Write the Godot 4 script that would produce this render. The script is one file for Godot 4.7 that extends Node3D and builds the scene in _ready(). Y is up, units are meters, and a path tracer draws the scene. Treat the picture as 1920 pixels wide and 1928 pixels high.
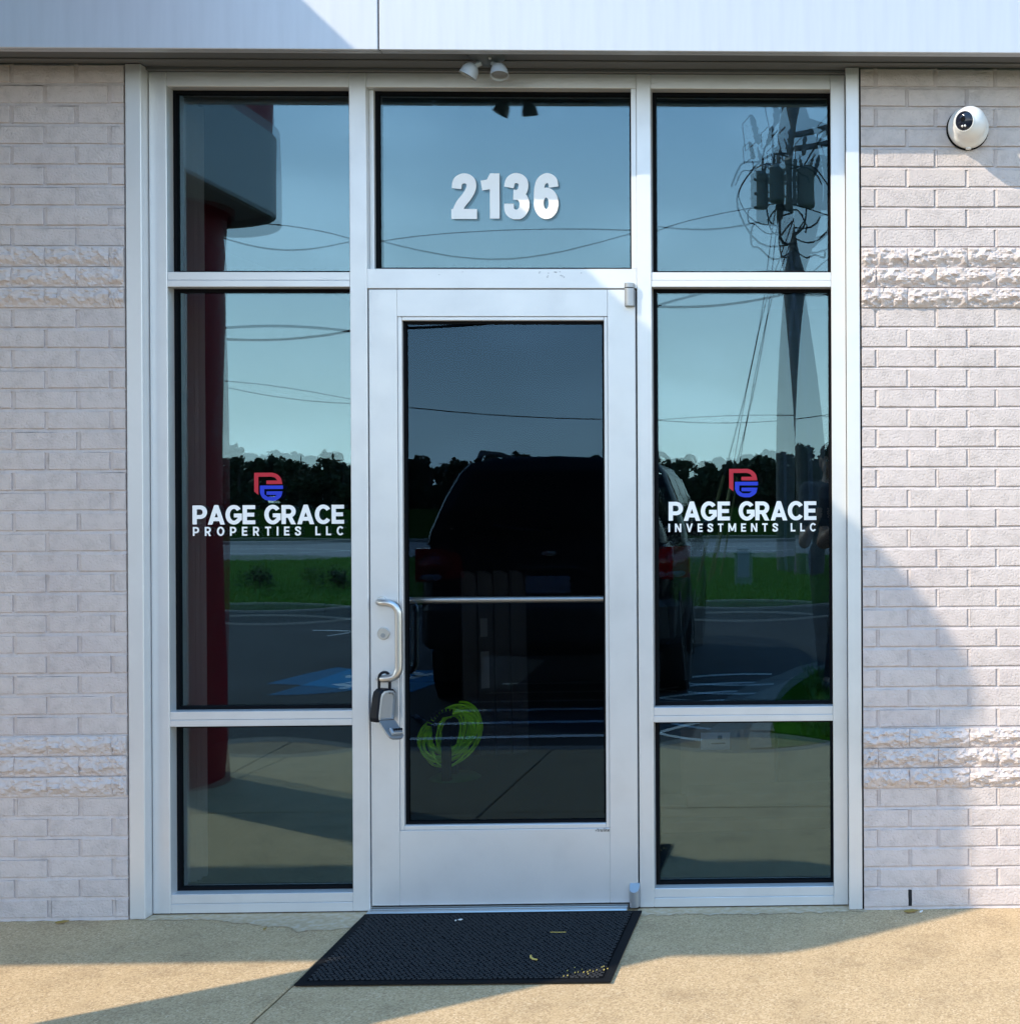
extends Node3D
# A glazed shop entrance in a painted brick wall, with the car park, road and woods that its panes mirror.

const WALL_Z := 0.09        # face of the brickwork; the glass stands at z = 0
const FRAME_Z := 0.05
const SOFFIT := 2.838

var counts := {}
var M := {}
var rng := RandomNumberGenerator.new()


# ------------------------------------------------------------------ mesh builder
class MB:
	var v := PackedVector3Array()
	var n := PackedVector3Array()
	var u := PackedVector2Array()
	var c := PackedColorArray()
	var tint := Color(1, 1, 1)

	func tri(a: Vector3, b: Vector3, d: Vector3, na: Vector3, nb: Vector3, nd: Vector3, ua := Vector2(), ub := Vector2(), ud := Vector2()) -> void:
		if (b - a).cross(d - a).dot(na + nb + nd) > 0.0:
			v.append_array([a, d, b]); n.append_array([na, nd, nb]); u.append_array([ua, ud, ub])
		else:
			v.append_array([a, b, d]); n.append_array([na, nb, nd]); u.append_array([ua, ub, ud])
		c.append_array([tint, tint, tint])

	func flat(a: Vector3, b: Vector3, d: Vector3, out: Vector3) -> void:
		var g := (b - a).cross(d - a)
		if g.length_squared() < 1e-18:
			return
		g = g.normalized()
		if g.dot(out) < 0.0:
			g = -g
		tri(a, b, d, g, g, g)

	func quad(a: Vector3, b: Vector3, d: Vector3, e: Vector3, out: Vector3) -> void:
		flat(a, b, d, out)
		flat(a, d, e, out)

	func box(lo: Vector3, hi: Vector3, bevel := 0.0, xf := Transform3D()) -> void:
		var mid := (lo + hi) / 2.0
		var h := (hi - lo).abs() / 2.0
		var b := minf(bevel, minf(h.x, minf(h.y, h.z)) * 0.95)
		for ax in 3:
			var p := (ax + 1) % 3
			var q := (ax + 2) % 3
			for s in [-1.0, 1.0]:
				var k: Array[Vector3] = []
				for t in [[-1, -1], [1, -1], [1, 1], [-1, 1]]:
					var w := Vector3()
					w[ax] = h[ax] * s
					w[p] = (h[p] - b) * t[0]
					w[q] = (h[q] - b) * t[1]
					k.append(xf * (mid + w))
				var o := Vector3()
				o[ax] = s
				quad(k[0], k[1], k[2], k[3], xf.basis * o)
			if b > 0.0:
				for s in [-1.0, 1.0]:
					for t in [-1.0, 1.0]:
						var k: Array[Vector3] = []
						for e in [[0, -1], [0, 1], [1, 1], [1, -1]]:
							var w := Vector3()
							w[p] = (h[p] - (b if e[0] else 0.0)) * s
							w[q] = (h[q] - (0.0 if e[0] else b)) * t
							w[ax] = (h[ax] - b) * e[1]
							k.append(xf * (mid + w))
						var o := Vector3()
						o[p] = s
						o[q] = t
						quad(k[0], k[1], k[2], k[3], xf.basis * o)
		if b > 0.0:
			for sx in [-1.0, 1.0]:
				for sy in [-1.0, 1.0]:
					for sz in [-1.0, 1.0]:
						var g := Vector3(sx, sy, sz)
						flat(xf * (mid + (h - Vector3(0, b, b)) * g), xf * (mid + (h - Vector3(b, 0, b)) * g), xf * (mid + (h - Vector3(b, b, 0)) * g), xf.basis * g)

	func tube(pts: PackedVector3Array, r: Variant, sides := 8, caps := true, squash := 1.0) -> void:
		var m := pts.size()
		var t0 := (pts[1] - pts[0]).normalized()
		var side := t0.cross(Vector3.UP)
		if side.length() < 0.1:
			side = t0.cross(Vector3.RIGHT)
		side = side.normalized()
		var rings: Array = []
		var norms: Array = []
		for i in m:
			var t := (pts[mini(i + 1, m - 1)] - pts[maxi(i - 1, 0)]).normalized()
			side = (side - t * side.dot(t)).normalized()
			var up := t.cross(side)
			var rr: float = r[i] if r is Array or r is PackedFloat32Array else r
			var ring := PackedVector3Array()
			var nn := PackedVector3Array()
			for k in sides:
				var a := TAU * k / sides
				var dir := side * cos(a) + up * sin(a) * squash
				ring.append(pts[i] + dir * rr)
				nn.append((side * cos(a) * squash + up * sin(a)).normalized())
			rings.append(ring)
			norms.append(nn)
		for i in m - 1:
			for k in sides:
				var l := (k + 1) % sides
				tri(rings[i][k], rings[i][l], rings[i + 1][l], norms[i][k], norms[i][l], norms[i + 1][l])
				tri(rings[i][k], rings[i + 1][l], rings[i + 1][k], norms[i][k], norms[i + 1][l], norms[i + 1][k])
		if caps:
			for e in [0, m - 1]:
				var o := (pts[0] - pts[1]) if e == 0 else (pts[m - 1] - pts[m - 2])
				for k in sides:
					flat(pts[e], rings[e][k], rings[e][(k + 1) % sides], o)

	# profile of (radius, height) turned round the y axis of xf
	func lathe(prof: Array, sides := 24, xf := Transform3D(), smooth := true) -> void:
		var m := prof.size()
		var pn: Array[Vector2] = []
		for i in m - 1:
			var d: Vector2 = prof[i + 1] - prof[i]
			pn.append(Vector2(d.y, -d.x).normalized())
		for i in m - 1:
			var n0: Vector2 = pn[i]
			var n1: Vector2 = pn[i]
			if smooth:
				if i > 0 and pn[i - 1].dot(pn[i]) > 0.6:
					n0 = (pn[i - 1] + pn[i]).normalized()
				if i < m - 2 and pn[i + 1].dot(pn[i]) > 0.6:
					n1 = (pn[i + 1] + pn[i]).normalized()
			for k in sides:
				var a := TAU * k / sides
				var b := TAU * (k + 1) / sides
				var ca := Vector3(cos(a), 0, sin(a))
				var cb := Vector3(cos(b), 0, sin(b))
				var p0: Vector2 = prof[i]
				var p1: Vector2 = prof[i + 1]
				var A := xf * (ca * p0.x + Vector3.UP * p0.y)
				var B := xf * (cb * p0.x + Vector3.UP * p0.y)
				var C := xf * (cb * p1.x + Vector3.UP * p1.y)
				var D := xf * (ca * p1.x + Vector3.UP * p1.y)
				var NA := (xf.basis * (ca * n0.x + Vector3.UP * n0.y)).normalized()
				var NB := (xf.basis * (cb * n0.x + Vector3.UP * n0.y)).normalized()
				var NC := (xf.basis * (cb * n1.x + Vector3.UP * n1.y)).normalized()
				var ND := (xf.basis * (ca * n1.x + Vector3.UP * n1.y)).normalized()
				if p0.x > 1e-6:
					tri(A, B, C, NA, NB, NC)
				if p1.x > 1e-6:
					tri(A, C, D, NA, NC, ND)

	func ball(at: Vector3, r: Vector3, sides := 16, rings := 10, basis := Basis()) -> void:
		var prof: Array = []
		for i in rings + 1:
			var a := -PI / 2 + PI * i / rings
			prof.append(Vector2(maxf(cos(a), 0.0), sin(a)))
		lathe(prof, sides, Transform3D(basis * Basis.from_scale(r), at))

	# polygon in the x-y plane of xf, from z0 to z1
	func prism(poly: PackedVector2Array, z0: float, z1: float, xf := Transform3D(), back := true) -> void:
		var idx := Geometry2D.triangulate_polygon(poly)
		for i in range(0, idx.size(), 3):
			for z in ([z0, z1] if back else [z1]):
				var q: Array[Vector3] = []
				for j in 3:
					q.append(xf * Vector3(poly[idx[i + j]].x, poly[idx[i + j]].y, z))
				flat(q[0], q[1], q[2], xf.basis * Vector3(0, 0, 1.0 if z == z1 else -1.0) * signf(z1 - z0))
		var ccw := not Geometry2D.is_polygon_clockwise(poly)
		for i in poly.size():
			var a := poly[i]
			var b := poly[(i + 1) % poly.size()]
			var o := Vector2(b.y - a.y, a.x - b.x) * (1.0 if ccw else -1.0)
			quad(xf * Vector3(a.x, a.y, z0), xf * Vector3(b.x, b.y, z0), xf * Vector3(b.x, b.y, z1), xf * Vector3(a.x, a.y, z1), xf.basis * Vector3(o.x, o.y, 0))

	# smooth sheet of points g[i][j]; outward side nearest to out
	func sheet(g: Array, out: Vector3, closed := false) -> void:
		var a := g.size()
		var b: int = g[0].size()
		var nn: Array = []
		for i in a:
			var row := PackedVector3Array()
			for j in b:
				var du: Vector3 = g[mini(i + 1, a - 1)][j] - g[maxi(i - 1, 0)][j]
				var j1 := (j + 1) % b if closed else mini(j + 1, b - 1)
				var j0 := (j + b - 1) % b if closed else maxi(j - 1, 0)
				var dv: Vector3 = g[i][j1] - g[i][j0]
				row.append(du.cross(dv).normalized())
			nn.append(row)
		var s := 1.0
		if out == Vector3.ZERO:      # closed ring: outward is away from the ring's middle
			var mid := Vector3()
			for p in g[a / 2]:
				mid += p / float(b)
			var t := 0.0
			for j in b:
				t += nn[a / 2][j].dot(g[a / 2][j] - mid)
			s = signf(t)
		else:
			var t := 0.0
			for i in a:
				for j in b:
					t += nn[i][j].dot(out)
			s = signf(t)
		for i in a - 1:
			for j in (b if closed else b - 1):
				var l := (j + 1) % b
				var uv := [Vector2(float(j) / b, float(i) / a), Vector2(float(j + 1) / b, float(i) / a), Vector2(float(j + 1) / b, float(i + 1) / a), Vector2(float(j) / b, float(i + 1) / a)]
				tri(g[i][j], g[i][l], g[i + 1][l], nn[i][j] * s, nn[i][l] * s, nn[i + 1][l] * s, uv[0], uv[1], uv[2])
				tri(g[i][j], g[i + 1][l], g[i + 1][j], nn[i][j] * s, nn[i + 1][l] * s, nn[i + 1][j] * s, uv[0], uv[2], uv[3])

	func mesh() -> ArrayMesh:
		var a := []
		a.resize(Mesh.ARRAY_MAX)
		a[Mesh.ARRAY_VERTEX] = v
		a[Mesh.ARRAY_NORMAL] = n
		a[Mesh.ARRAY_TEX_UV] = u
		a[Mesh.ARRAY_COLOR] = c
		var m := ArrayMesh.new()
		m.add_surface_from_arrays(Mesh.PRIMITIVE_TRIANGLES, a)
		return m


# ------------------------------------------------------------------ nodes
func numbered(called: String, parent: Node) -> String:
	var key := "%d/%s" % [parent.get_instance_id(), called]
	var k: int = counts.get(key, 0)
	counts[key] = k + 1
	return called if k == 0 else "%s_%03d" % [called, k]


func put(called: String, mesh: Mesh, mat: Material, parent: Node3D = self, at := Transform3D()) -> MeshInstance3D:
	var o := MeshInstance3D.new()
	o.name = numbered(called, parent)
	o.mesh = mesh
	if mat:
		o.material_override = mat
	o.transform = at
	parent.add_child(o, true)
	return o


func part(called: String, mb: MB, mat: Material, parent: Node3D) -> MeshInstance3D:
	return put(called, mb.mesh(), mat, parent)


func thing(called: String, label: String, category: String, at := Vector3.ZERO, group := "") -> Node3D:
	var o := Node3D.new()
	o.name = numbered(called, self)
	o.position = at
	add_child(o, true)
	return tag(o, label, category, group)


func tag(o: Node3D, label: String, category: String, group := "") -> Node3D:
	o.set_meta("label", label)
	o.set_meta("category", category)
	if group:
		o.set_meta("group", group)
	return o


func struct(o: Node3D, kind := "structure", label := "") -> Node3D:
	o.set_meta("kind", kind)
	if label:
		o.set_meta("label", label)
	return o


func copy(o: Node3D, called: String, at: Transform3D) -> Node3D:
	var r: Node3D = o.duplicate()
	r.name = numbered(called, self)
	r.transform = at
	add_child(r, true)
	return r


func bar(lo: Vector3, hi: Vector3, bevel := 0.0) -> MB:
	var m := MB.new()
	m.box(lo, hi, bevel)
	return m


# ------------------------------------------------------------------ materials
func lin(r: float, g: float, b: float) -> Color:
	return Color(r, g, b).linear_to_srgb()


func mat(called: String, col: Color, rough: float, metal := 0.0) -> StandardMaterial3D:
	var m := StandardMaterial3D.new()
	m.resource_name = called
	m.albedo_color = col
	m.roughness = rough
	m.metallic = metal
	M[called] = m
	return m


func noise(freq: float, seed_: int, kind := FastNoiseLite.TYPE_SIMPLEX_SMOOTH, octaves := 4) -> FastNoiseLite:
	var f := FastNoiseLite.new()
	f.noise_type = kind
	f.frequency = freq
	f.seed = seed_
	f.fractal_octaves = octaves
	if kind == FastNoiseLite.TYPE_CELLULAR:
		f.cellular_return_type = FastNoiseLite.RETURN_CELL_VALUE
	return f


func noise_tex(f: FastNoiseLite, size := 512, stops: Array = []) -> NoiseTexture2D:
	var t := NoiseTexture2D.new()
	t.width = size
	t.height = size
	t.seamless = true
	t.generate_mipmaps = false
	t.noise = f
	if stops.size():
		var g := Gradient.new()
		var off := PackedFloat32Array()
		var col := PackedColorArray()
		for s in stops:
			off.append(s[0])
			col.append(s[1])
		g.offsets = off
		g.colors = col
		t.color_ramp = g
	return t


func gray(a: float) -> Color:
	return Color(a, a, a)


func world_map(m: StandardMaterial3D, scale: float) -> void:
	m.uv1_triplanar = true
	m.uv1_world_triplanar = true
	m.uv1_scale = Vector3.ONE * scale


func relief(m: StandardMaterial3D, t: Texture2D, cm: float) -> void:
	m.heightmap_enabled = true
	m.heightmap_texture = t
	m.heightmap_scale = cm


func second(m: StandardMaterial3D, t: Texture2D, scale: float) -> void:
	m.detail_enabled = true
	m.detail_albedo = t
	m.detail_blend_mode = BaseMaterial3D.BLEND_MODE_MUL
	m.detail_uv_layer = BaseMaterial3D.DETAIL_UV_2
	m.uv2_triplanar = true
	m.uv2_world_triplanar = true
	m.uv2_scale = Vector3.ONE * scale


func glass(called: String, col: Color, share: float) -> StandardMaterial3D:
	# coated glass: part of the light is mirrored, the rest goes straight through
	var m := mat(called, Color.WHITE, 0.0, 1.0)
	var im := Image.create(4, 4, false, Image.FORMAT_RGBA8)
	im.fill(Color(col.r, col.g, col.b, 1.0))
	m.albedo_texture = ImageTexture.create_from_image(im)
	m.albedo_color = Color(1, 1, 1, share)
	m.transparency = BaseMaterial3D.TRANSPARENCY_ALPHA
	m.cull_mode = BaseMaterial3D.CULL_DISABLED
	return m


func make_materials() -> void:
	var fine := noise_tex(noise(0.03, 3, FastNoiseLite.TYPE_SIMPLEX_SMOOTH, 5), 512)
	var paint := mat("brick_paint", lin(0.61, 0.535, 0.515), 0.6)
	paint.albedo_texture = noise_tex(noise(0.012, 11), 512, [[0.0, gray(0.90)], [0.45, gray(0.97)], [1.0, gray(1.0)]])
	world_map(paint, 2.6)
	relief(paint, noise_tex(noise(0.035, 13, FastNoiseLite.TYPE_SIMPLEX_SMOOTH, 5), 1024, [[0.0, gray(0.0)], [0.32, gray(0.62)], [0.6, gray(0.8)], [1.0, gray(1.0)]]), 0.22)
	second(paint, noise_tex(noise(0.01, 19), 512, [[0.0, Color(0.955, 0.95, 0.955)], [0.5, Color(0.99, 0.99, 0.985)], [1.0, Color(1, 1, 1)]]), 0.35)
	var rock := mat("split_face_paint", lin(0.61, 0.535, 0.51), 0.6)
	rock.albedo_texture = paint.albedo_texture
	world_map(rock, 3.0)
	relief(rock, fine, 0.12)
	var alu := mat("anodised_aluminium", lin(0.71, 0.715, 0.72), 0.42, 0.45)
	alu.roughness_texture = noise_tex(noise(0.015, 5), 256, [[0.0, gray(0.85)], [1.0, gray(1.0)]])
	alu.albedo_texture = noise_tex(noise(0.006, 8, FastNoiseLite.TYPE_SIMPLEX_SMOOTH, 5), 512, [[0.0, gray(0.97)], [0.4, gray(0.99)], [1.0, gray(1.0)]])
	world_map(alu, 1.6)
	var fas := mat("fascia_metal", lin(0.54, 0.56, 0.60), 0.42, 0.35)
	fas.albedo_texture = noise_tex(noise(0.01, 28), 512, [[0.0, gray(0.965)], [0.5, gray(0.985)], [1.0, gray(1.0)]])
	world_map(fas, 1.0)
	fas.uv1_scale = Vector3(6.0, 0.35, 1.0)
	mat("canopy_grey", lin(0.22, 0.25, 0.26), 0.4, 0.3)
	mat("soffit_paint", lin(0.115, 0.12, 0.125), 0.6)
	mat("canopy_underside", lin(0.16, 0.16, 0.16), 0.7)
	mat("satin_steel", lin(0.62, 0.61, 0.59), 0.32, 0.85)
	mat("gasket_rubber", lin(0.004, 0.0045, 0.006), 0.7).metallic_specular = 0.2
	mat("gap_dark", lin(0.01, 0.01, 0.012), 0.9)
	mat("vinyl_white", lin(0.95, 0.93, 0.90), 0.55)
	mat("vinyl_red", lin(0.52, 0.012, 0.03), 0.6)
	mat("vinyl_blue", lin(0.008, 0.035, 0.55), 0.6)
	glass("insulated_glass_outer", Color(0.74, 0.915, 0.99), 0.106)
	glass("insulated_glass_inner", Color(0.76, 0.925, 0.99), 0.113)
	glass("door_glass_pane", Color(0.62, 0.82, 1.0), 0.052)
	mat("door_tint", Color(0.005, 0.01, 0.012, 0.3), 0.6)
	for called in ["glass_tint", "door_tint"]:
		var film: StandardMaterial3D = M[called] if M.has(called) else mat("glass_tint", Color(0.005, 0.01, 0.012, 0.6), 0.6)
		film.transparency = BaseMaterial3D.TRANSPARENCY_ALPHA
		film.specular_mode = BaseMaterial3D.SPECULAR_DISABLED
	mat("plastic_white", lin(0.78, 0.78, 0.77), 0.32)
	mat("plastic_black", lin(0.006, 0.007, 0.011), 0.45).metallic_specular = 0.3
	mat("lens_glass", lin(0.01, 0.013, 0.025), 0.06)
	mat("fixture_grey", lin(0.36, 0.39, 0.41), 0.42)
	mat("fixture_dark", lin(0.10, 0.115, 0.125), 0.5)
	mat("residue_grey", lin(0.42, 0.42, 0.44), 0.8)
	mat("zinc_grey", lin(0.34, 0.36, 0.38), 0.38, 0.6)
	var rub := mat("mat_rubber", lin(0.008, 0.0085, 0.010), 0.8)
	rub.metallic_specular = 0.25
	relief(rub, fine, 0.05)
	world_map(rub, 6.0)
	mat("rib_fibre", lin(0.034, 0.035, 0.037), 1.0).metallic_specular = 0.2
	var carp := mat("mat_fibre", lin(0.005, 0.006, 0.008), 1.0)
	carp.metallic_specular = 0.2
	carp.albedo_texture = noise_tex(noise(0.12, 31), 256, [[0.0, gray(0.55)], [0.6, gray(0.85)], [1.0, gray(1.0)]])
	world_map(carp, 5.0)
	# exposed aggregate concrete
	var conc := mat("concrete", Color(1, 1, 1), 0.85)
	var grit := noise(0.13, 41, FastNoiseLite.TYPE_CELLULAR, 2)
	grit.cellular_jitter = 1.0
	conc.albedo_texture = noise_tex(grit, 1024, [[0.0, lin(0.34, 0.22, 0.115)], [0.25, lin(0.49, 0.335, 0.18)], [0.5, lin(0.58, 0.405, 0.222)], [0.75, lin(0.64, 0.46, 0.265)], [0.93, lin(0.71, 0.54, 0.335)], [1.0, lin(0.83, 0.71, 0.52)]])
	world_map(conc, 1.5)
	relief(conc, noise_tex(noise(0.16, 42, FastNoiseLite.TYPE_SIMPLEX_SMOOTH, 4), 1024), 0.08)
	second(conc, noise_tex(noise(0.008, 47, FastNoiseLite.TYPE_SIMPLEX_SMOOTH, 5), 512, [[0.0, Color(0.88, 0.875, 0.87)], [0.45, Color(0.965, 0.965, 0.96)], [1.0, Color(1, 1, 1)]]), 0.9)
	var cem := mat("cement_wash", Color(1, 1, 1), 0.8)
	cem.albedo_texture = noise_tex(noise(0.03, 43, FastNoiseLite.TYPE_SIMPLEX_SMOOTH, 5), 512, [[0.0, lin(0.46, 0.33, 0.19)], [0.5, lin(0.56, 0.42, 0.265)], [1.0, lin(0.64, 0.54, 0.41)]])
	world_map(cem, 2.0)
	relief(cem, fine, 0.1)
	var kerb := mat("kerb_concrete", Color(1, 1, 1), 0.85)
	kerb.albedo_texture = noise_tex(noise(0.05, 53), 512, [[0.0, lin(0.13, 0.12, 0.105)], [0.5, lin(0.20, 0.185, 0.16)], [1.0, lin(0.27, 0.25, 0.22)]])
	world_map(kerb, 1.0)
	var asph := mat("asphalt", Color(1, 1, 1), 0.95)
	asph.metallic_specular = 0.25
	asph.albedo_texture = noise_tex(noise(0.15, 61, FastNoiseLite.TYPE_SIMPLEX_SMOOTH, 2), 512, [[0.0, lin(0.035, 0.036, 0.04)], [0.5, lin(0.065, 0.066, 0.068)], [1.0, lin(0.12, 0.12, 0.118)]])
	world_map(asph, 1.2)
	second(asph, noise_tex(noise(0.01, 67), 512, [[0.0, gray(0.8)], [1.0, gray(1.0)]]), 0.11)
	var road := mat("road_asphalt", Color(1, 1, 1), 0.9)
	road.albedo_texture = noise_tex(noise(0.02, 71), 512, [[0.0, lin(0.15, 0.15, 0.15)], [1.0, lin(0.23, 0.23, 0.225)]])
	world_map(road, 0.2)
	mat("road_paint", lin(0.72, 0.72, 0.70), 0.7)
	mat("paint_blue", lin(0.012, 0.16, 0.33), 0.7).metallic_specular = 0.2
	var turf := mat("turf", Color(1, 1, 1), 1.0)
	turf.specular_mode = BaseMaterial3D.SPECULAR_DISABLED
	turf.albedo_texture = noise_tex(noise(0.05, 73, FastNoiseLite.TYPE_SIMPLEX_SMOOTH, 5), 512, [[0.0, lin(0.025, 0.09, 0.006)], [0.5, lin(0.042, 0.14, 0.010)], [1.0, lin(0.075, 0.19, 0.02)]])
	world_map(turf, 0.35)
	second(turf, noise_tex(noise(0.01, 79), 512, [[0.0, gray(0.72)], [1.0, gray(1.0)]]), 0.03)
	var field := mat("field_grass", Color(1, 1, 1), 1.0)
	field.specular_mode = BaseMaterial3D.SPECULAR_DISABLED
	field.albedo_texture = noise_tex(noise(0.02, 77, FastNoiseLite.TYPE_SIMPLEX_SMOOTH, 5), 512, [[0.0, lin(0.008, 0.022, 0.004)], [0.5, lin(0.014, 0.036, 0.006)], [1.0, lin(0.026, 0.055, 0.010)]])
	world_map(field, 0.05)
	var bl := mat("grass_blade", lin(0.05, 0.155, 0.018), 0.8)
	bl.backlight_enabled = true
	bl.backlight = Color(0.25, 0.35, 0.08)
	var leaf := mat("leaf_dark", lin(0.03, 0.055, 0.02), 0.8)
	leaf.vertex_color_use_as_albedo = true
	mat("bark", lin(0.06, 0.05, 0.04), 0.9)
	mat("red_paint", lin(0.19, 0.003, 0.012), 0.5).metallic_specular = 0.3
	var pole := mat("pole_steel", Color(0.8, 0.8, 0.82), 0.65, 0.2)
	pole.albedo_texture = noise_tex(noise(0.02, 83), 256, [[0.0, lin(0.16, 0.155, 0.15)], [1.0, lin(0.26, 0.255, 0.25)]])
	world_map(pole, 0.8)
	mat("transformer_grey", lin(0.17, 0.19, 0.19), 0.5)
	mat("cable_black", lin(0.01, 0.01, 0.012), 0.6)
	mat("porcelain", lin(0.2, 0.2, 0.2), 0.3)
	mat("pedestal_green", lin(0.23, 0.27, 0.27), 0.6)
	mat("car_paint", lin(0.003, 0.004, 0.008), 0.16).metallic_specular = 0.26
	mat("car_glass", lin(0.002, 0.002, 0.003), 0.05).metallic_specular = 0.14
	mat("car_plastic", lin(0.012, 0.012, 0.013), 0.6)
	mat("tyre_rubber", lin(0.012, 0.012, 0.012), 0.8)
	mat("chrome", lin(0.6, 0.6, 0.62), 0.12, 1.0)
	mat("lamp_red", lin(0.30, 0.003, 0.006), 0.12)
	mat("plate_face", lin(0.16, 0.17, 0.22), 0.4)
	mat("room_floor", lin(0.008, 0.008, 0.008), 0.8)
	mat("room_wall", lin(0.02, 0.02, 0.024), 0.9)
	mat("blind_vane", lin(0.5, 0.52, 0.50), 0.7)
	mat("hose_neon", lin(0.42, 0.95, 0.02), 0.5)
	mat("board_grey", lin(0.028, 0.03, 0.036), 0.6)
	mat("sticker_paper", lin(0.20, 0.21, 0.22), 0.8)
	mat("paper_label", lin(0.72, 0.72, 0.70), 0.8)
	mat("cardboard", lin(0.24, 0.15, 0.09), 0.9)
	mat("moss_plastic", lin(0.04, 0.14, 0.05), 0.6)
	mat("skin", lin(0.42, 0.24, 0.17), 0.55)
	mat("hair_brown", lin(0.03, 0.02, 0.014), 0.6)
	mat("shirt_cloth", lin(0.03, 0.035, 0.045), 0.9)
	mat("trouser_cloth", lin(0.025, 0.03, 0.045), 0.9)
	mat("shoe_leather", lin(0.02, 0.018, 0.016), 0.5)
	mat("eye_white", lin(0.6, 0.6, 0.6), 0.3)
	mat("straw", lin(0.62, 0.47, 0.12), 0.8)
	mat("guard_plastic", lin(0.16, 0.13, 0.03), 0.7)
	mat("leaf_dry", lin(0.30, 0.20, 0.05), 0.8)


# ------------------------------------------------------------------ lettering
func arc(cx: float, cy: float, rx: float, ry: float, a0: float, a1: float, k := 14) -> PackedVector2Array:
	var p := PackedVector2Array()
	for i in k + 1:
		var a := deg_to_rad(lerpf(a0, a1, float(i) / k))
		p.append(Vector2(cx + rx * cos(a), cy + ry * sin(a)))
	return p


func curve(pts: Array, steps := 5) -> PackedVector2Array:
	var p := PackedVector2Array()
	for i in pts.size() - 1:
		var a: Vector2 = pts[maxi(i - 1, 0)]
		var b: Vector2 = pts[i]
		var c: Vector2 = pts[i + 1]
		var d: Vector2 = pts[mini(i + 2, pts.size() - 1)]
		for s in steps:
			p.append(b.cubic_interpolate(c, a, d, float(s) / steps))
	p.append(pts[-1])
	return p


func line(pts: Array) -> PackedVector2Array:
	return PackedVector2Array(pts)


# strokes of a capital of height 100 with stroke width w: [advance, strokes, splits through the counters]
func capital(ch: String, w: float) -> Array:
	var h := w / 2.0
	match ch:
		"P", "R":
			var low := 39.0 if ch == "P" else 43.0
			var r := (100.0 - h - low) / 2.0
			var s := [line([Vector2(h, 0), Vector2(h, 100)]), line([Vector2(1, 100 - h), Vector2(34, 100 - h)]) + arc(36, 100 - h - r, r * 0.92, r, 88, -88) + line([Vector2(34, low), Vector2(1, low)])]
			if ch == "R":
				s.append(line([Vector2(34, 48), Vector2(60, -8)]))
			return [36 + r * 0.92 + h + (4 if ch == "R" else 0), s, [34]]
		"A":
			return [80.0, [line([Vector2(7, -12), Vector2(40, 98)]), line([Vector2(73, -12), Vector2(40, 98)]), line([Vector2(33, 96), Vector2(47, 96)]), line([Vector2(20, 27), Vector2(60, 27)])], [40]]
		"G":
			return [78.0, [arc(40, 50, 40 - h, 51.5 - h, 38, 322, 26), line([Vector2(40, 46), Vector2(78, 46)]), line([Vector2(78 - h, 56), Vector2(78 - h, 20)])], []]
		"C":
			return [76.0, [arc(40, 50, 40 - h, 51.5 - h, 36, 324, 26)], []]
		"O":
			return [82.0, [arc(41, 50, 41 - h, 51.5 - h, 0, 360, 30)], [41]]
		"E":
			return [60.0, [line([Vector2(h, 0), Vector2(h, 100)]), line([Vector2(1, h), Vector2(60, h)]), line([Vector2(1, 50), Vector2(55, 50)]), line([Vector2(1, 100 - h), Vector2(60, 100 - h)])], []]
		"I":
			return [w, [line([Vector2(h, 0), Vector2(h, 100)])], []]
		"L":
			return [56.0, [line([Vector2(h, 0), Vector2(h, 100)]), line([Vector2(1, h), Vector2(56, h)])], []]
		"T":
			return [66.0, [line([Vector2(33, 0), Vector2(33, 100)]), line([Vector2(0, 100 - h), Vector2(66, 100 - h)])], []]
		"N":
			return [76.0, [line([Vector2(h, 0), Vector2(h, 100)]), line([Vector2(76 - h, 0), Vector2(76 - h, 100)]), line([Vector2(h - 3, 108), Vector2(79 - h, -8)])], []]
		"M":
			return [94.0, [line([Vector2(h, 0), Vector2(h, 100)]), line([Vector2(94 - h, 0), Vector2(94 - h, 100)]), line([Vector2(h - 2, 108), Vector2(47, 14)]), line([Vector2(96 - h, 108), Vector2(47, 14)])], []]
		"V":
			return [78.0, [line([Vector2(6, 112), Vector2(39, 2)]), line([Vector2(72, 112), Vector2(39, 2)]), line([Vector2(30, 3), Vector2(48, 3)])], []]
		"S":
			return [64.0, [curve([Vector2(63 - h, 66), Vector2(55, 84), Vector2(33, 101.5 - h), Vector2(11, 86), Vector2(10, 70), Vector2(20, 59), Vector2(44, 46), Vector2(55, 32), Vector2(52, 15), Vector2(31, -1.5 + h), Vector2(9, 14), Vector2(1 + h, 33)])], []]
		"2":
			return [58.0, [curve([Vector2(12, 66), Vector2(15, 82), Vector2(29, 89), Vector2(43, 83), Vector2(45, 68), Vector2(36, 50), Vector2(20, 30), Vector2(10, 6)]), line([Vector2(0, 10), Vector2(58, 10)])], []]
		"1":
			return [42.0, [line([Vector2(31, 0), Vector2(31, 100)]), line([Vector2(1, 73), Vector2(20, 76), Vector2(29, 92)])], []]
		"3":
			return [58.0, [curve([Vector2(12, 69), Vector2(16, 84), Vector2(29, 90), Vector2(43, 83), Vector2(44, 66), Vector2(35, 54), Vector2(22, 53)]), curve([Vector2(22, 53), Vector2(36, 51), Vector2(46, 40), Vector2(46, 23), Vector2(36, 10), Vector2(22, 10), Vector2(13, 18), Vector2(12, 33)])], []]
		"6":
			return [58.0, [curve([Vector2(46, 70), Vector2(43, 84), Vector2(31, 90), Vector2(18, 82), Vector2(13, 64), Vector2(12, 40)]), arc(29, 34, 17, 24, 0, 360, 28)], [29]]
	return [36.0, [], []]


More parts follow.
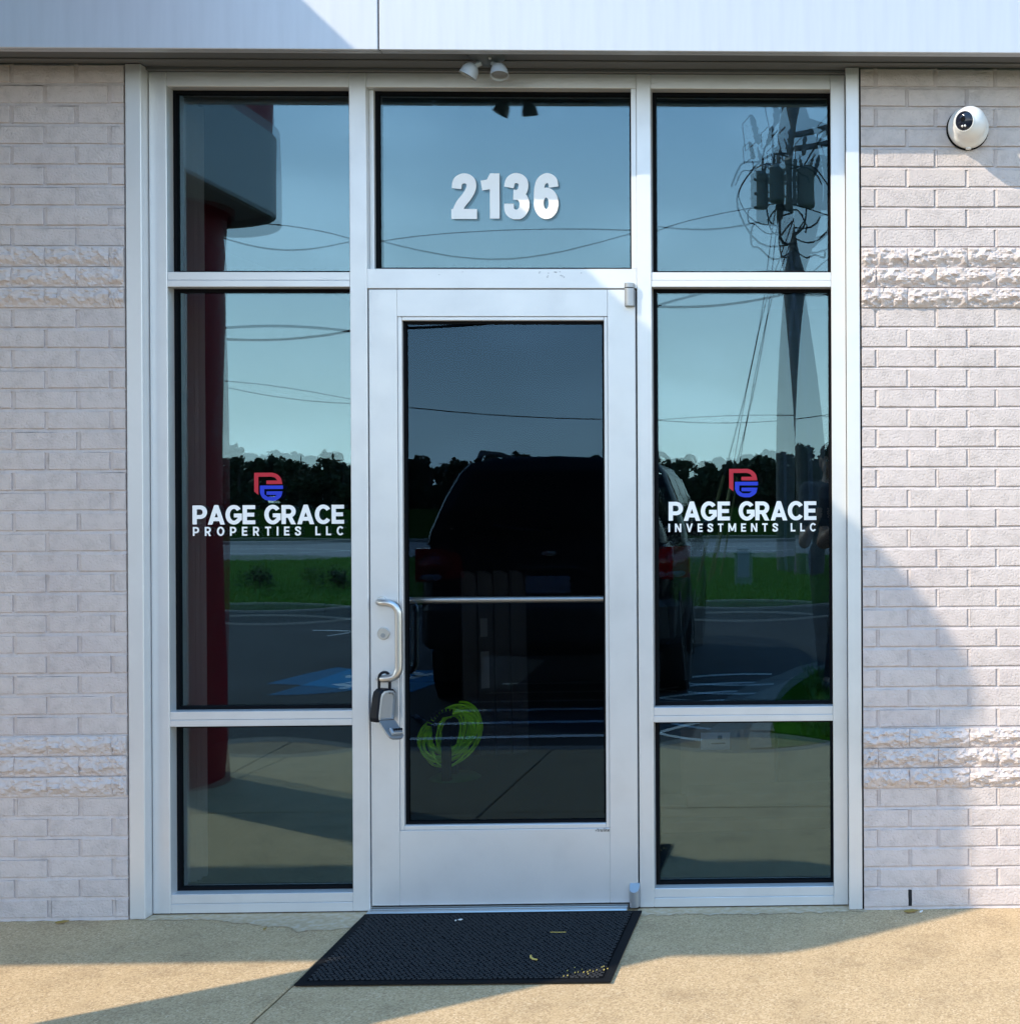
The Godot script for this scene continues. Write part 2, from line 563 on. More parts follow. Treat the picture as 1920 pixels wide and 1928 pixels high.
func clipped(poly: PackedVector2Array, x0: float, x1: float) -> Array:
	return Geometry2D.intersect_polygons(poly, PackedVector2Array([Vector2(x0, -1.5), Vector2(x1, -1.5), Vector2(x1, 101.5), Vector2(x0, 101.5)]))


func glyph(ch: String, w: float) -> Array:
	var g := capital(ch, w)
	var cuts: Array = [-50.0]
	cuts.append_array(g[2])
	cuts.append(200.0)
	var out: Array = []
	for k in cuts.size() - 1:
		var done: Array = []
		for s in g[1]:
			var ring: bool = s[0].distance_to(s[-1]) < 0.01
			var path: PackedVector2Array = s.slice(0, s.size() - 1) if ring else s
			var bits: Array = Geometry2D.offset_polyline(path, w / 2.0, Geometry2D.JOIN_ROUND if s.size() > 4 else Geometry2D.JOIN_MITER, Geometry2D.END_JOINED if ring else Geometry2D.END_BUTT)
			var solid: Array = []
			for b in bits:      # open every ring before it is clipped
				if not Geometry2D.is_polygon_clockwise(b):
					solid.append_array(clipped(b, cuts[k], cuts[k + 1]))
			for b in bits:
				if Geometry2D.is_polygon_clockwise(b):
					var rest: Array = []
					for q in solid:
						rest.append_array(Geometry2D.clip_polygons(q, b))
					solid = rest
			for q in solid:
				var grown: PackedVector2Array = q
				var kept: Array = []
				for d in done:
					var both := Geometry2D.merge_polygons(grown, d)
					var rims: Array = both.filter(func(z): return not Geometry2D.is_polygon_clockwise(z))
					if rims.size() == 1:
						grown = rims[0]
					else:
						kept.append(d)
				kept.append(grown)
				done = kept
		out.append_array(done)
	return [g[0], out]


# a row of capitals from x0 to x1 with their feet at y
func lettering(text: String, x0: float, x1: float, y: float, cap: float, w: float, z: float, thick: float, m: Material, parent: Node3D, called := "letter", wide := 1.0) -> void:
	var total := 0.0
	var parts: Array = []
	for ch in text:
		var g := glyph(ch, w)
		parts.append(g)
		total += g[0]
	var s := cap / 100.0
	var gap := ((x1 - x0) - total * s * wide) / (text.length() - 1)
	var x := x0
	for i in text.length():
		if parts[i][1].size():
			var mb := MB.new()
			for poly in parts[i][1]:
				var q := PackedVector2Array()
				for p in poly:
					q.append(Vector2(x + p.x * s * wide, y + p.y * s))
				mb.prism(q, z, z + thick)
			part(called, mb, m, parent)
		x += parts[i][0] * s * wide + gap


func emblem(parent: Node3D, x: float, y: float, size: float, z: float) -> void:
	var red := line([Vector2(0, 0), Vector2(127, 0)]) + curve([Vector2(127, 0), Vector2(160, 12), Vector2(186, 40), Vector2(195, 80)], 4) + line([Vector2(85, 80), Vector2(85, 55), Vector2(160, 55)]) + curve([Vector2(160, 55), Vector2(145, 36), Vector2(120, 28)], 3) + line([Vector2(29, 28), Vector2(29, 156), Vector2(0, 132)])
	var blue := line([Vector2(40, 90), Vector2(200, 90), Vector2(200, 115), Vector2(70, 115), Vector2(70, 152), Vector2(92, 170), Vector2(140, 170), Vector2(156, 156), Vector2(85, 156), Vector2(85, 131), Vector2(196, 131)]) + curve([Vector2(196, 131), Vector2(186, 168), Vector2(160, 190), Vector2(140, 198)], 4) + curve([Vector2(108, 198), Vector2(76, 190), Vector2(52, 170), Vector2(40, 140)], 4)
	for e in [["red_mark", red, M.vinyl_red], ["blue_mark", blue, M.vinyl_blue]]:
		var q := PackedVector2Array()
		for p in e[1]:
			if q.is_empty() or q[-1].distance_to(Vector2(x + p.x * size / 200.0, y - p.y * size / 200.0)) > 1e-5:
				q.append(Vector2(x + p.x * size / 200.0, y - p.y * size / 200.0))
		var mb := MB.new()
		mb.prism(q, z, z + 0.0005)
		part(e[0], mb, e[2], parent)


# ------------------------------------------------------------------ smooth bodies: tapered limbs joined and meshed as surface nets
func nets(bones: Array, cell: float, k: float, mb: MB) -> void:
	var lo := Vector3.INF
	var hi := -Vector3.INF
	for b in bones:
		for e in [[b[0], b[2]], [b[1], b[3]]]:
			lo = lo.min(e[0] - Vector3.ONE * (e[1] + cell * 3))
			hi = hi.max(e[0] + Vector3.ONE * (e[1] + cell * 3))
	var d := Vector3i(((hi - lo) / cell).ceil()) + Vector3i.ONE
	var f := PackedFloat32Array()
	f.resize(d.x * d.y * d.z)
	f.fill(1.0)
	for b in bones:
		var a: Vector3 = b[0]
		var ab: Vector3 = b[1] - a
		var l2 := maxf(ab.length_squared(), 1e-9)
		var rm: float = maxf(b[2], b[3]) + k + cell * 2
		var i0 := Vector3i((a.min(b[1]) - Vector3.ONE * rm - lo) / cell).clamp(Vector3i.ZERO, d - Vector3i.ONE)
		var i1 := Vector3i((a.max(b[1]) + Vector3.ONE * rm - lo) / cell).clamp(Vector3i.ZERO, d - Vector3i.ONE)
		for z in range(i0.z, i1.z + 1):
			for y in range(i0.y, i1.y + 1):
				for x in range(i0.x, i1.x + 1):
					var p := lo + Vector3(x, y, z) * cell - a
					var t := clampf(p.dot(ab) / l2, 0.0, 1.0)
					var g: float = (p - ab * t).length() - lerpf(b[2], b[3], t)
					var at := x + d.x * (y + d.y * z)
					var o := f[at]
					var hh := maxf(k - absf(o - g), 0.0) / k
					f[at] = minf(o, g) - hh * hh * k * 0.25
	var id := {}
	var pts := PackedVector3Array()
	var corner := [0, 1, d.x, d.x + 1, d.x * d.y, d.x * d.y + 1, d.x * d.y + d.x, d.x * d.y + d.x + 1]
	var off := [Vector3(0, 0, 0), Vector3(1, 0, 0), Vector3(0, 1, 0), Vector3(1, 1, 0), Vector3(0, 0, 1), Vector3(1, 0, 1), Vector3(0, 1, 1), Vector3(1, 1, 1)]
	var edges := [[0, 1], [2, 3], [4, 5], [6, 7], [0, 2], [1, 3], [4, 6], [5, 7], [0, 4], [1, 5], [2, 6], [3, 7]]
	for z in d.z - 1:
		for y in d.y - 1:
			for x in d.x - 1:
				var at := x + d.x * (y + d.y * z)
				var ins := 0
				for q in 8:
					if f[at + corner[q]] < 0.0:
						ins += 1
				if ins == 0 or ins == 8:
					continue
				var s := Vector3()
				var m := 0
				for e in edges:
					var a := f[at + corner[e[0]]]
					var b := f[at + corner[e[1]]]
					if (a < 0.0) != (b < 0.0):
						s += off[e[0]].lerp(off[e[1]], a / (a - b))
						m += 1
				id[at] = pts.size()
				pts.append(lo + (Vector3(x, y, z) + s / m) * cell)
	var nn := PackedVector3Array()
	nn.resize(pts.size())
	var quads: Array = []
	for at in id:
		for ax in 3:
			var st: int = [1, d.x, d.x * d.y][ax]
			var s1: int = [d.x, d.x * d.y, 1][ax]
			var s2: int = [d.x * d.y, 1, d.x][ax]
			if (f[at] < 0.0) != (f[at + st] < 0.0):
				if id.has(at - s1) and id.has(at - s2) and id.has(at - s1 - s2):
					var q := [id[at], id[at - s1], id[at - s1 - s2], id[at - s2]]
					var g: Vector3 = (pts[q[1]] - pts[q[0]]).cross(pts[q[2]] - pts[q[0]])
					var o := Vector3()
					o[ax] = 1.0 if f[at] < 0.0 else -1.0
					if g.dot(o) < 0.0:
						g = -g
					for w in q:
						nn[w] += g
					quads.append(q)
	for i in nn.size():
		nn[i] = nn[i].normalized()
	for q in quads:
		mb.tri(pts[q[0]], pts[q[1]], pts[q[2]], nn[q[0]], nn[q[1]], nn[q[2]])
		mb.tri(pts[q[0]], pts[q[2]], pts[q[3]], nn[q[0]], nn[q[2]], nn[q[3]])


# ------------------------------------------------------------------ the scene
func _ready() -> void:
	rng.seed = 20240
	# camera: a phone held 1.39 m up, 4.2 m from the glass, to the right of the door
	var cam := Camera3D.new()
	cam.name = "camera"
	cam.projection = Camera3D.PROJECTION_FRUSTUM
	cam.near = 0.05
	cam.far = 2500.0
	cam.size = 0.05 * 1928.0 / 2300.0
	cam.frustum_offset = Vector2(960.0 - 1621.8, 944.9 - 964.0) / 2300.0 * 0.05
	cam.transform = Transform3D(Basis(Vector3(0.99962981, -0.0043788, 0.02685263), Vector3(0.00443758, 0.99998789, -0.00212962), Vector3(-0.02684298, 0.00224799, 0.99963713)), Vector3(1.1047, 1.385, 4.2))
	add_child(cam)
	cam.current = true
	# sky
	var sky := ProceduralSkyMaterial.new()
	sky.sky_top_color = Color(0.30, 0.47, 0.64)
	sky.sky_horizon_color = Color(0.86, 0.875, 0.83)
	sky.sky_curve = 0.16
	sky.sky_energy_multiplier = 1.95
	sky.ground_bottom_color = Color(0.22, 0.24, 0.2)
	sky.ground_horizon_color = Color(0.5, 0.55, 0.55)
	sky.sun_angle_max = 20.0
	sky.sky_cover = clouds()
	sky.sky_cover_modulate = Color(1, 1, 1, 0.5)
	var env := Environment.new()
	env.background_mode = Environment.BG_SKY
	env.sky = Sky.new()
	env.sky.sky_material = sky
	env.tonemap_mode = Environment.TONE_MAPPER_LINEAR
	env.tonemap_exposure = 1.12
	env.sdfgi_enabled = true
	env.ssao_enabled = true
	env.ssil_enabled = true
	var we := WorldEnvironment.new()
	we.name = "world_environment"
	we.environment = env
	add_child(we)
	# sun: from the left, over the viewer's shoulder
	var sun := DirectionalLight3D.new()
	sun.name = "sun"
	sun.light_energy = 1.5
	sun.light_color = Color(1.0, 0.94, 0.84)
	sun.light_angular_distance = 0.5
	sun.shadow_enabled = true
	add_child(sun)
	sun.look_at_from_position(Vector3.ZERO, Vector3(1.61, -1.54, -1.0))

	make_materials()
	ground()
	building()
	brick_walls()
	canopy()
	storefront()
	door()
	signs()
	fixtures()
	doorstep()
	interior()
	parking()
	suv()
	utility_pole()
	verge()
	treeline()
	photographer()


func clouds() -> ImageTexture:
	var im := Image.create(1024, 512, false, Image.FORMAT_RGBA8)
	var f := noise(1.0, 7, FastNoiseLite.TYPE_SIMPLEX_SMOOTH, 6)
	for y in 256:
		var up := PI / 2 - PI * y / 512.0
		for x in 1024:
			var a := TAU * x / 1024.0
			var p := Vector3(cos(a) * cos(up) * 3.2, sin(up) * 9.0, sin(a) * cos(up) * 3.2)
			var d := smoothstep(-0.02, 0.55, f.get_noise_3dv(p))
			im.set_pixel(x, y, Color(0.86, 0.9, 0.95, d * 0.55))
	return ImageTexture.create_from_image(im)


# ------------------------------------------------------------------ ground
func plate(called: String, lo: Vector2, hi: Vector2, y: float, m: Material, kind := "structure") -> MeshInstance3D:
	var mb := MB.new()
	mb.quad(Vector3(lo.x, y, lo.y), Vector3(hi.x, y, lo.y), Vector3(hi.x, y, hi.y), Vector3(lo.x, y, hi.y), Vector3.UP)
	var o := part(called, mb, m, self)
	struct(o, kind)
	return o


func ground() -> void:
	# one sheet of field out to the horizon, a hand below the pavement
	plate("ground", Vector2(-900, -400), Vector2(900, 1500), -0.19, M.field_grass)
	plate("parking_lot", Vector2(-45, 2.8), Vector2(40, 12.05), -0.15, M.asphalt)
	plate("road", Vector2(-400, 26.4), Vector2(400, 41.0), -0.12, M.road_asphalt)
	plate("road_verge", Vector2(-400, 12.2), Vector2(400, 26.2), -0.02, M.turf)
	var walk := thing("sidewalk", "tan exposed aggregate concrete walk along the shop front", "sidewalk")
	walk.set_meta("kind", "structure")
	var xs := [-12.0, -9.5, -7.2, -5.2, -3.3, -1.9, -0.436, 2.35, 4.4, 6.5, 9.0]
	var zs := [-0.02, 1.29, 2.66]
	for i in xs.size() - 1:
		for j in 2:
			part("concrete_slab", bar(Vector3(xs[i] + 0.003, -0.2, zs[j] + 0.002), Vector3(xs[i + 1] - 0.003, 0.0, zs[j + 1] - 0.002), 0.004), M.concrete, walk)
	for k in 10:
		part("kerb_stone", bar(Vector3(-12 + k * 2.1, -0.3, 2.662), Vector3(-9.905 + k * 2.1, -0.004, 2.81), 0.02), M.kerb_concrete, walk)
	var kerb := thing("kerb", "pale concrete kerb between the car park and the grass verge", "kerb")
	kerb.set_meta("kind", "structure")
	for k in 26:
		var mb := bar(Vector3(-45 + k * 3.3, -0.3, 12.05), Vector3(-41.705 + k * 3.3, 0.0, 12.21), 0.02)
		mb.box(Vector3(-45 + k * 3.3, -0.3, 11.72), Vector3(-41.705 + k * 3.3, -0.143, 12.05), 0.004)
		part("kerb_stone", mb, M.kerb_concrete, kerb)
	var rk := part("road_kerb", bar(Vector3(-400, -0.3, 26.2), Vector3(400, -0.01, 26.42), 0.02), M.kerb_concrete, self)
	struct(rk)
	struct(part("far_kerb", bar(Vector3(-400, -0.3, 41.0), Vector3(400, -0.01, 41.7), 0.02), M.kerb_concrete, self))
	var lines := MB.new()
	for z in [33.2, 33.5]:
		lines.quad(Vector3(-400, -0.116, z), Vector3(400, -0.116, z), Vector3(400, -0.116, z + 0.12), Vector3(-400, -0.116, z + 0.12), Vector3.UP)
	struct(part("road_marking", lines, M.road_paint, self))


# ------------------------------------------------------------------ building
func building() -> void:
	var b := thing("shop_building", "low pale shop building with metal fascia above the entrance", "building")
	part("roof", bar(Vector3(-9, 4.0, -7), Vector3(6, 4.1, 0.24)), M.canopy_grey, b)
	part("side_wall", bar(Vector3(-9, 0, -7), Vector3(-8.8, 4.0, 0.05)), M.room_wall, b)
	part("side_wall", bar(Vector3(5.8, 0, -7), Vector3(6, 4.0, 0.05)), M.room_wall, b)
	part("rear_wall", bar(Vector3(-8.8, 0, -7), Vector3(5.8, 4.0, -6.8)), M.room_wall, b)
	# soffit, its trim and the panels of the fascia
	part("soffit", bar(Vector3(-9, SOFFIT, -0.15), Vector3(6, SOFFIT + 0.03, 0.255)), M.soffit_paint, b)
	part("soffit_trim", bar(Vector3(-9, SOFFIT - 0.006, 0.118), Vector3(6, SOFFIT, 0.14), 0.002), M.soffit_paint, b)
	part("soffit_trim", bar(Vector3(-1.21, 2.826, 0.02), Vector3(1.21, SOFFIT, 0.062), 0.002), M.soffit_paint, b)
	part("wall_above_soffit", bar(Vector3(-9, SOFFIT + 0.03, 0.0), Vector3(6, 4.0, 0.2)), M.gap_dark, b)
	for x in [[-1.63, -0.3235], [-0.3188, 2.3], [2.305, 6.0]]:
		var mb := MB.new()
		mb.box(Vector3(x[0], 2.822, 0.252), Vector3(x[1], 3.22, 0.27), 0.002)
		mb.box(Vector3(x[0], 2.822, 0.236), Vector3(x[1], 2.826, 0.252))
		part("fascia_panel", mb, M.fascia_metal, b)
		part("upper_band", bar(Vector3(x[0], 3.224, 0.22), Vector3(x[1], 4.02, 0.245), 0.003), M.red_paint, b)


func brick_mesh(l: float, h: float, rough: bool, seed_: int, bold := 1.0) -> ArrayMesh:
	var f := noise(1.0, seed_, FastNoiseLite.TYPE_SIMPLEX, 3)
	var nu := 22 if rough else 8
	var nv := 9 if rough else 3
	var mb := MB.new()
	var g: Array = []
	var b := 0.0012
	for j in nv + 1:
		var row := PackedVector3Array()
		for i in nu + 1:
			var x := -l / 2 + b + (l - 2 * b) * i / nu
			var y := -h / 2 + b + (h - 2 * b) * j / nv
			var z := 0.0
			if rough:
				var ridge := 0.46 + 0.22 * f.get_noise_2d(x * 13.0, 5.0)
				var v := float(j) / nv
				var k := v / ridge if v < ridge else (1.0 - v) / (1.0 - ridge) * 0.4 + 0.6
				z = 0.001 + 0.0165 * pow(clampf(k, 0.0, 1.0), 1.1) + 0.0085 * f.get_noise_2d(x * 20.0, y * 30.0) + 0.0046 * f.get_noise_2d(x * 75.0 + 9.0, y * 75.0)
				z *= bold
				if i == 0 or i == nu or j == 0 or j == nv:
					z = clampf(z * 0.75, 0.001, 0.011)
				else:
					x += 0.004 * f.get_noise_2d(x * 70.0 + 31.0, y * 70.0)
					y += 0.003 * f.get_noise_2d(x * 70.0 - 31.0, y * 70.0)
			else:
				z = 0.0008 * f.get_noise_2d(x * 14.0, y * 22.0)
				if i == 0 or i == nu or j == 0 or j == nv:
					z -= 0.0003
			row.append(Vector3(x, y, z))
		g.append(row)
	if rough:
		for j in nv:
			for i in nu:
				if (i + j) % 2:
					mb.flat(g[j][i], g[j][i + 1], g[j + 1][i + 1], Vector3.BACK)
					mb.flat(g[j][i], g[j + 1][i + 1], g[j + 1][i], Vector3.BACK)
				else:
					mb.flat(g[j][i], g[j][i + 1], g[j + 1][i], Vector3.BACK)
					mb.flat(g[j][i + 1], g[j + 1][i + 1], g[j + 1][i], Vector3.BACK)
	else:
		mb.sheet(g, Vector3.BACK)
	# rounded rim and sides
	var rim: Array = []
	for i in nu:
		rim.append(g[0][i])
	for j in nv:
		rim.append(g[j][nu])
	for i in nu:
		rim.append(g[nv][nu - i])
	for j in nv:
		rim.append(g[nv - j][0])
	for i in rim.size():
		var p: Vector3 = rim[i]
		var q: Vector3 = rim[(i + 1) % rim.size()]
		var out := Vector3()
		for e in [p, q]:
			out += Vector3(signf(e.x) if absf(e.x) > l / 2 - b * 1.5 else 0.0, signf(e.y) if absf(e.y) > h / 2 - b * 1.5 else 0.0, 0)
		var s := Vector3(clampf(p.x * 10, -l / 2, l / 2) if absf(p.x) > l / 2 - b * 1.5 else p.x, signf(p.y) * h / 2 if absf(p.y) > h / 2 - b * 1.5 else p.y, p.z - b)
		var t := Vector3(clampf(q.x * 10, -l / 2, l / 2) if absf(q.x) > l / 2 - b * 1.5 else q.x, signf(q.y) * h / 2 if absf(q.y) > h / 2 - b * 1.5 else q.y, q.z - b)
		mb.quad(p, q, t, s, out + Vector3.BACK)
		mb.quad(s, t, Vector3(t.x, t.y, -0.012), Vector3(s.x, s.y, -0.012), out)
	return mb.mesh()


func brick_walls() -> void:
	wall("brick_wall", "shaded grey painted brick wall left of the glazed entrance", -9.0, -1.222, [-1.479, -1.376], 0.2105, 0.0135, [-1.95, -1.222], 100)
	wall("brick_wall", "grey painted brick wall right of the entrance, half in sunlight, carrying the dome camera", 1.217, 6.0, [1.372, 1.2665], 0.2018, 0.0115, [1.217, 2.12], 200)


# joints: one x of a joint in the even and in the odd courses; seen: the stretch built brick by brick
func wall(called: String, label: String, x0: float, x1: float, joints: Array, pitch: float, gap: float, seen: Array, seed_: int) -> void:
	var w := thing(called, label, "brick wall")
	var back := MB.new()
	back.box(Vector3(x0, -0.05, -0.02), Vector3(x1, SOFFIT - 0.001, WALL_Z - 0.0085))
	var full := pitch - gap
	var deep := 0.0052 if seed_ == 100 else 0.0072
	var bh := 0.0562
	var smooth_ones: Array = []
	var rough_ones: Array = []
	for k in 5:
		smooth_ones.append(brick_mesh(full, bh, false, seed_ + k))
		rough_ones.append(brick_mesh(pitch - 0.0008, bh + 0.0085, true, seed_ + 20 + k, 0.72 if seed_ == 100 else 1.0))
	var far: Array = []
	for course in 42:
		var y := 0.012 + course * 0.0674 + bh / 2
		var rough: bool = course in [6, 7, 8, 30, 31, 32]
		var rough_row := rough
		var j: float = joints[course % 2]
		# weathered joints: pressed in under the brick above, nearly flush below; likewise from left to right
		var low := 0.012 + course * 0.0674
		var steps := ceili((minf(x1, seen[1] + 1.5) - maxf(x0, seen[0] - 1.5)) / 0.04)
		var pa := Vector3()
		var pb := Vector3()
		for i in steps + 1:
			var x := lerpf(maxf(x0, seen[0] - 1.5), minf(x1, seen[1] + 1.5), float(i) / steps)
			var a := Vector3(x, low - 0.0112 + rng.randf_range(-0.0012, 0.001), WALL_Z - 0.0016 + rng.randf_range(-0.0006, 0.0008))
			var b := Vector3(x, low + 0.001, WALL_Z - deep + rng.randf_range(-0.0008, 0.0008))
			if i:
				back.quad(pa, a, b, pb, Vector3(0, 0.5, 1))
			pa = a
			pb = b
		var first := ceili((x0 - j) / pitch) - 1
		var last := floori((x1 - j) / pitch)
		for k in range(first, last + 1):
			if j + k * pitch > maxf(x0, seen[0] - 1.5) and j + k * pitch < minf(x1, seen[1] + 1.5):
				var hx := j + k * pitch
				var l1 := Vector3(hx - gap / 2 - 0.001, low - 0.002, WALL_Z - (deep if not rough_row else 0.003))
				var r1 := Vector3(hx + gap / 2 + 0.0005 + rng.randf_range(-0.001, 0.001), low - 0.002, WALL_Z - 0.0012)
				var up := Vector3(0, bh + 0.006, 0)
				back.quad(l1, r1, r1 + up + Vector3(rng.randf_range(-0.001, 0.001), 0, 0), l1 + up, Vector3(-0.5, 0, 1))
			var spare := gap / 2 - 0.0004 if rough_row else 0.0
			var a := maxf(j + k * pitch + gap / 2 - spare, x0)
			var b := minf(j + (k + 1) * pitch - gap / 2 + spare, x1)
			if b - a < 0.012:
				continue
			var t := Transform3D(Basis(Vector3.BACK, rng.randf_range(-0.006, 0.006)) * Basis(Vector3.UP, rng.randf_range(-0.006, 0.006)), Vector3((a + b) / 2, y + rng.randf_range(-0.001, 0.001), WALL_Z + rng.randf_range(-0.0012, 0.0008)))
			var pick := rng.randi() % 5
			var whole := absf(b - a - full - 2 * spare) < 0.002
			if b < seen[0] - 0.001 or a > seen[1] + 0.001:
				if whole:
					far.append([t, rough, pick])
				continue
			var m: ArrayMesh = (rough_ones if rough else smooth_ones)[pick] if whole else brick_mesh(b - a, bh + (0.0085 if rough else 0.0), rough, rng.randi() % 1000, 0.72 if seed_ == 100 else 1.0)
			put("brick", m, M.split_face_paint if rough else M.brick_paint, w, t)
	for r in [false, true]:
		var some: Array = far.filter(func(e): return e[1] == r)
		var mm := MultiMesh.new()
		mm.transform_format = MultiMesh.TRANSFORM_3D
		mm.instance_count = some.size()
		mm.mesh = (rough_ones if r else smooth_ones)[0]
		for i in some.size():
			mm.set_instance_transform(i, some[i][0])
		var o := MultiMeshInstance3D.new()
		o.name = "split_bricks_beyond" if r else "bricks_beyond"
		o.multimesh = mm
		o.material_override = M.split_face_paint if r else M.brick_paint
		w.add_child(o, true)
		o.set_meta("kind", "stuff")
	part("mortar", back, M.brick_paint, w)
	if seed_ == 200:      # a head joint left open at the foot of the wall
		part("weep_hole", bar(Vector3(joints[0] - gap / 2 - 0.001, 0.013, WALL_Z - 0.009), Vector3(joints[0] + gap / 2 + 0.001, 0.066, WALL_Z - 0.0008)), M.gap_dark, w)
	# dark gap between brickwork and metal jamb
	var edge: float = seen[1] if seed_ == 100 else seen[0]
	var s := 1.0 if seed_ == 100 else -1.0
	part("joint_gap", bar(Vector3(minf(edge, edge + s * 0.006), 0, 0.0), Vector3(maxf(edge, edge + s * 0.006), SOFFIT - 0.002, WALL_Z - 0.012)), M.gap_dark, w)


func canopy() -> void:
	var c := thing("canopy", "flat canopy with rounded corner, grey edge and red band, left of the entrance", "canopy")
	# plan of the edge: along the side, round the corner, along the front
	var plan := PackedVector2Array([Vector2(-1.625, 0.275), Vector2(-1.625, 1.0)])
	for i in 13:
		var a := PI / 2 * i / 12.0
		plan.append(Vector2(-2.075 + 0.45 * cos(a), 1.85 + 0.45 * sin(a)))
	plan.append(Vector2(-5.0, 2.3))
	plan.append(Vector2(-9.0, 2.3))
	for e in [["edge_band", 0.0, 2.8, 3.22, M.canopy_grey], ["red_band", 0.022, 3.224, 4.02, M.red_paint]]:
		var outer: Array = []
		var inner: Array = []
		for i in plan.size():
			var t := (plan[mini(i + 1, plan.size() - 1)] - plan[maxi(i - 1, 0)]).normalized()
			var nrm := Vector2(t.y, -t.x)      # outward: to the right of the side, then outward of the front
			if nrm.x < -0.1:
				nrm = -nrm
			outer.append(plan[i] - nrm * e[1])
			inner.append(plan[i] - nrm * (e[1] + 0.03))
		var mb := MB.new()
		for y in [[e[2], -1.0], [e[3], 1.0]]:
			for i in plan.size() - 1:
				mb.quad(Vector3(outer[i].x, y[0], outer[i].y), Vector3(outer[i + 1].x, y[0], outer[i + 1].y), Vector3(inner[i + 1].x, y[0], inner[i + 1].y), Vector3(inner[i].x, y[0], inner[i].y), Vector3(0, y[1], 0))
		for side in [outer, inner]:
			var g: Array = []
			for y in [e[2], e[3]]:
				var row := PackedVector3Array()
				for p in side:
					row.append(Vector3(p.x, y, p.y))
				g.append(row)
			mb.sheet(g, Vector3(1, 0, 1) * (1.0 if side == outer else -1.0))
		part(e[0], mb, e[4], c)
	for e in [["underside", 2.835, 2.86, M.canopy_underside], ["top", 3.96, 3.99, M.canopy_grey]]:
		var poly := PackedVector2Array()
		for i in plan.size():
			poly.append(Vector2(minf(plan[i].x, -1.665), minf(plan[i].y, 2.26)))
		poly.append(Vector2(-9.0, 0.275))
		var mb := MB.new()
		mb.prism(poly, -e[1], -e[2], Transform3D(Basis(Vector3.RIGHT, Vector3.BACK, Vector3.DOWN), Vector3.ZERO))
		part(e[0], mb, e[3], c)
	var col := thing("column", "round dark red steel column holding up the canopy", "column", Vector3(-2.15, 0, 1.9))
	var sh := MB.new()
	sh.lathe([Vector2(0.255, 0.0), Vector2(0.255, 2.834)], 40)
	part("shaft", sh, M.red_paint, col)
	var bs := MB.new()
	bs.lathe([Vector2(0.29, 2.79), Vector2(0.29, 2.834)], 40, Transform3D(), false)
	part("collar", bs, M.red_paint, col)


# ------------------------------------------------------------------ storefront
func pane(parent: Node3D, x0: float, x1: float, y0: float, y1: float, z: float, bow: float, m: Material, called := "pane") -> void:
	# a sheet that bows by a millimetre or so, as sealed panes do
	var g: Array = []
	var mb := MB.new()
	var k := 14
	var cx := (x0 + x1) / 2
	var cy := (y0 + y1) / 2
	var hx := (x1 - x0) / 2
	var hy := (y1 - y0) / 2
	var P := func(i: int, j: int) -> Vector3:
		var a := -1.0 + 2.0 * i / k
		var b := -1.0 + 2.0 * j / k
		return Vector3(cx + a * hx, cy + b * hy, z + bow * (1 - a * a) * (1 - b * b))
	var N := func(i: int, j: int) -> Vector3:
		var a := -1.0 + 2.0 * i / k
		var b := -1.0 + 2.0 * j / k
		return Vector3(bow * 2 * a / hx * (1 - b * b), bow * 2 * b / hy * (1 - a * a), 1.0).normalized()
	for i in k:
		for j in k:
			mb.tri(P.call(i, j), P.call(i + 1, j), P.call(i + 1, j + 1), N.call(i, j), N.call(i + 1, j), N.call(i + 1, j + 1))
			mb.tri(P.call(i, j), P.call(i + 1, j + 1), P.call(i, j + 1), N.call(i, j), N.call(i + 1, j + 1), N.call(i, j + 1))
	part(called, mb, m, parent)


func gasket(parent: Node3D, x0: float, x1: float, y0: float, y1: float, z0: float, z1: float, w: float) -> void:
	var mb := MB.new()
	mb.box(Vector3(x0, y0, z0), Vector3(x0 + w, y1, z1))
	mb.box(Vector3(x1 - w, y0, z0), Vector3(x1, y1, z1))
	mb.box(Vector3(x0 + w, y0, z0), Vector3(x1 - w, y0 + w, z1))
	mb.box(Vector3(x0 + w, y1 - w, z0), Vector3(x1 - w, y1, z1))
	part("gasket", mb, M.gasket_rubber, parent)


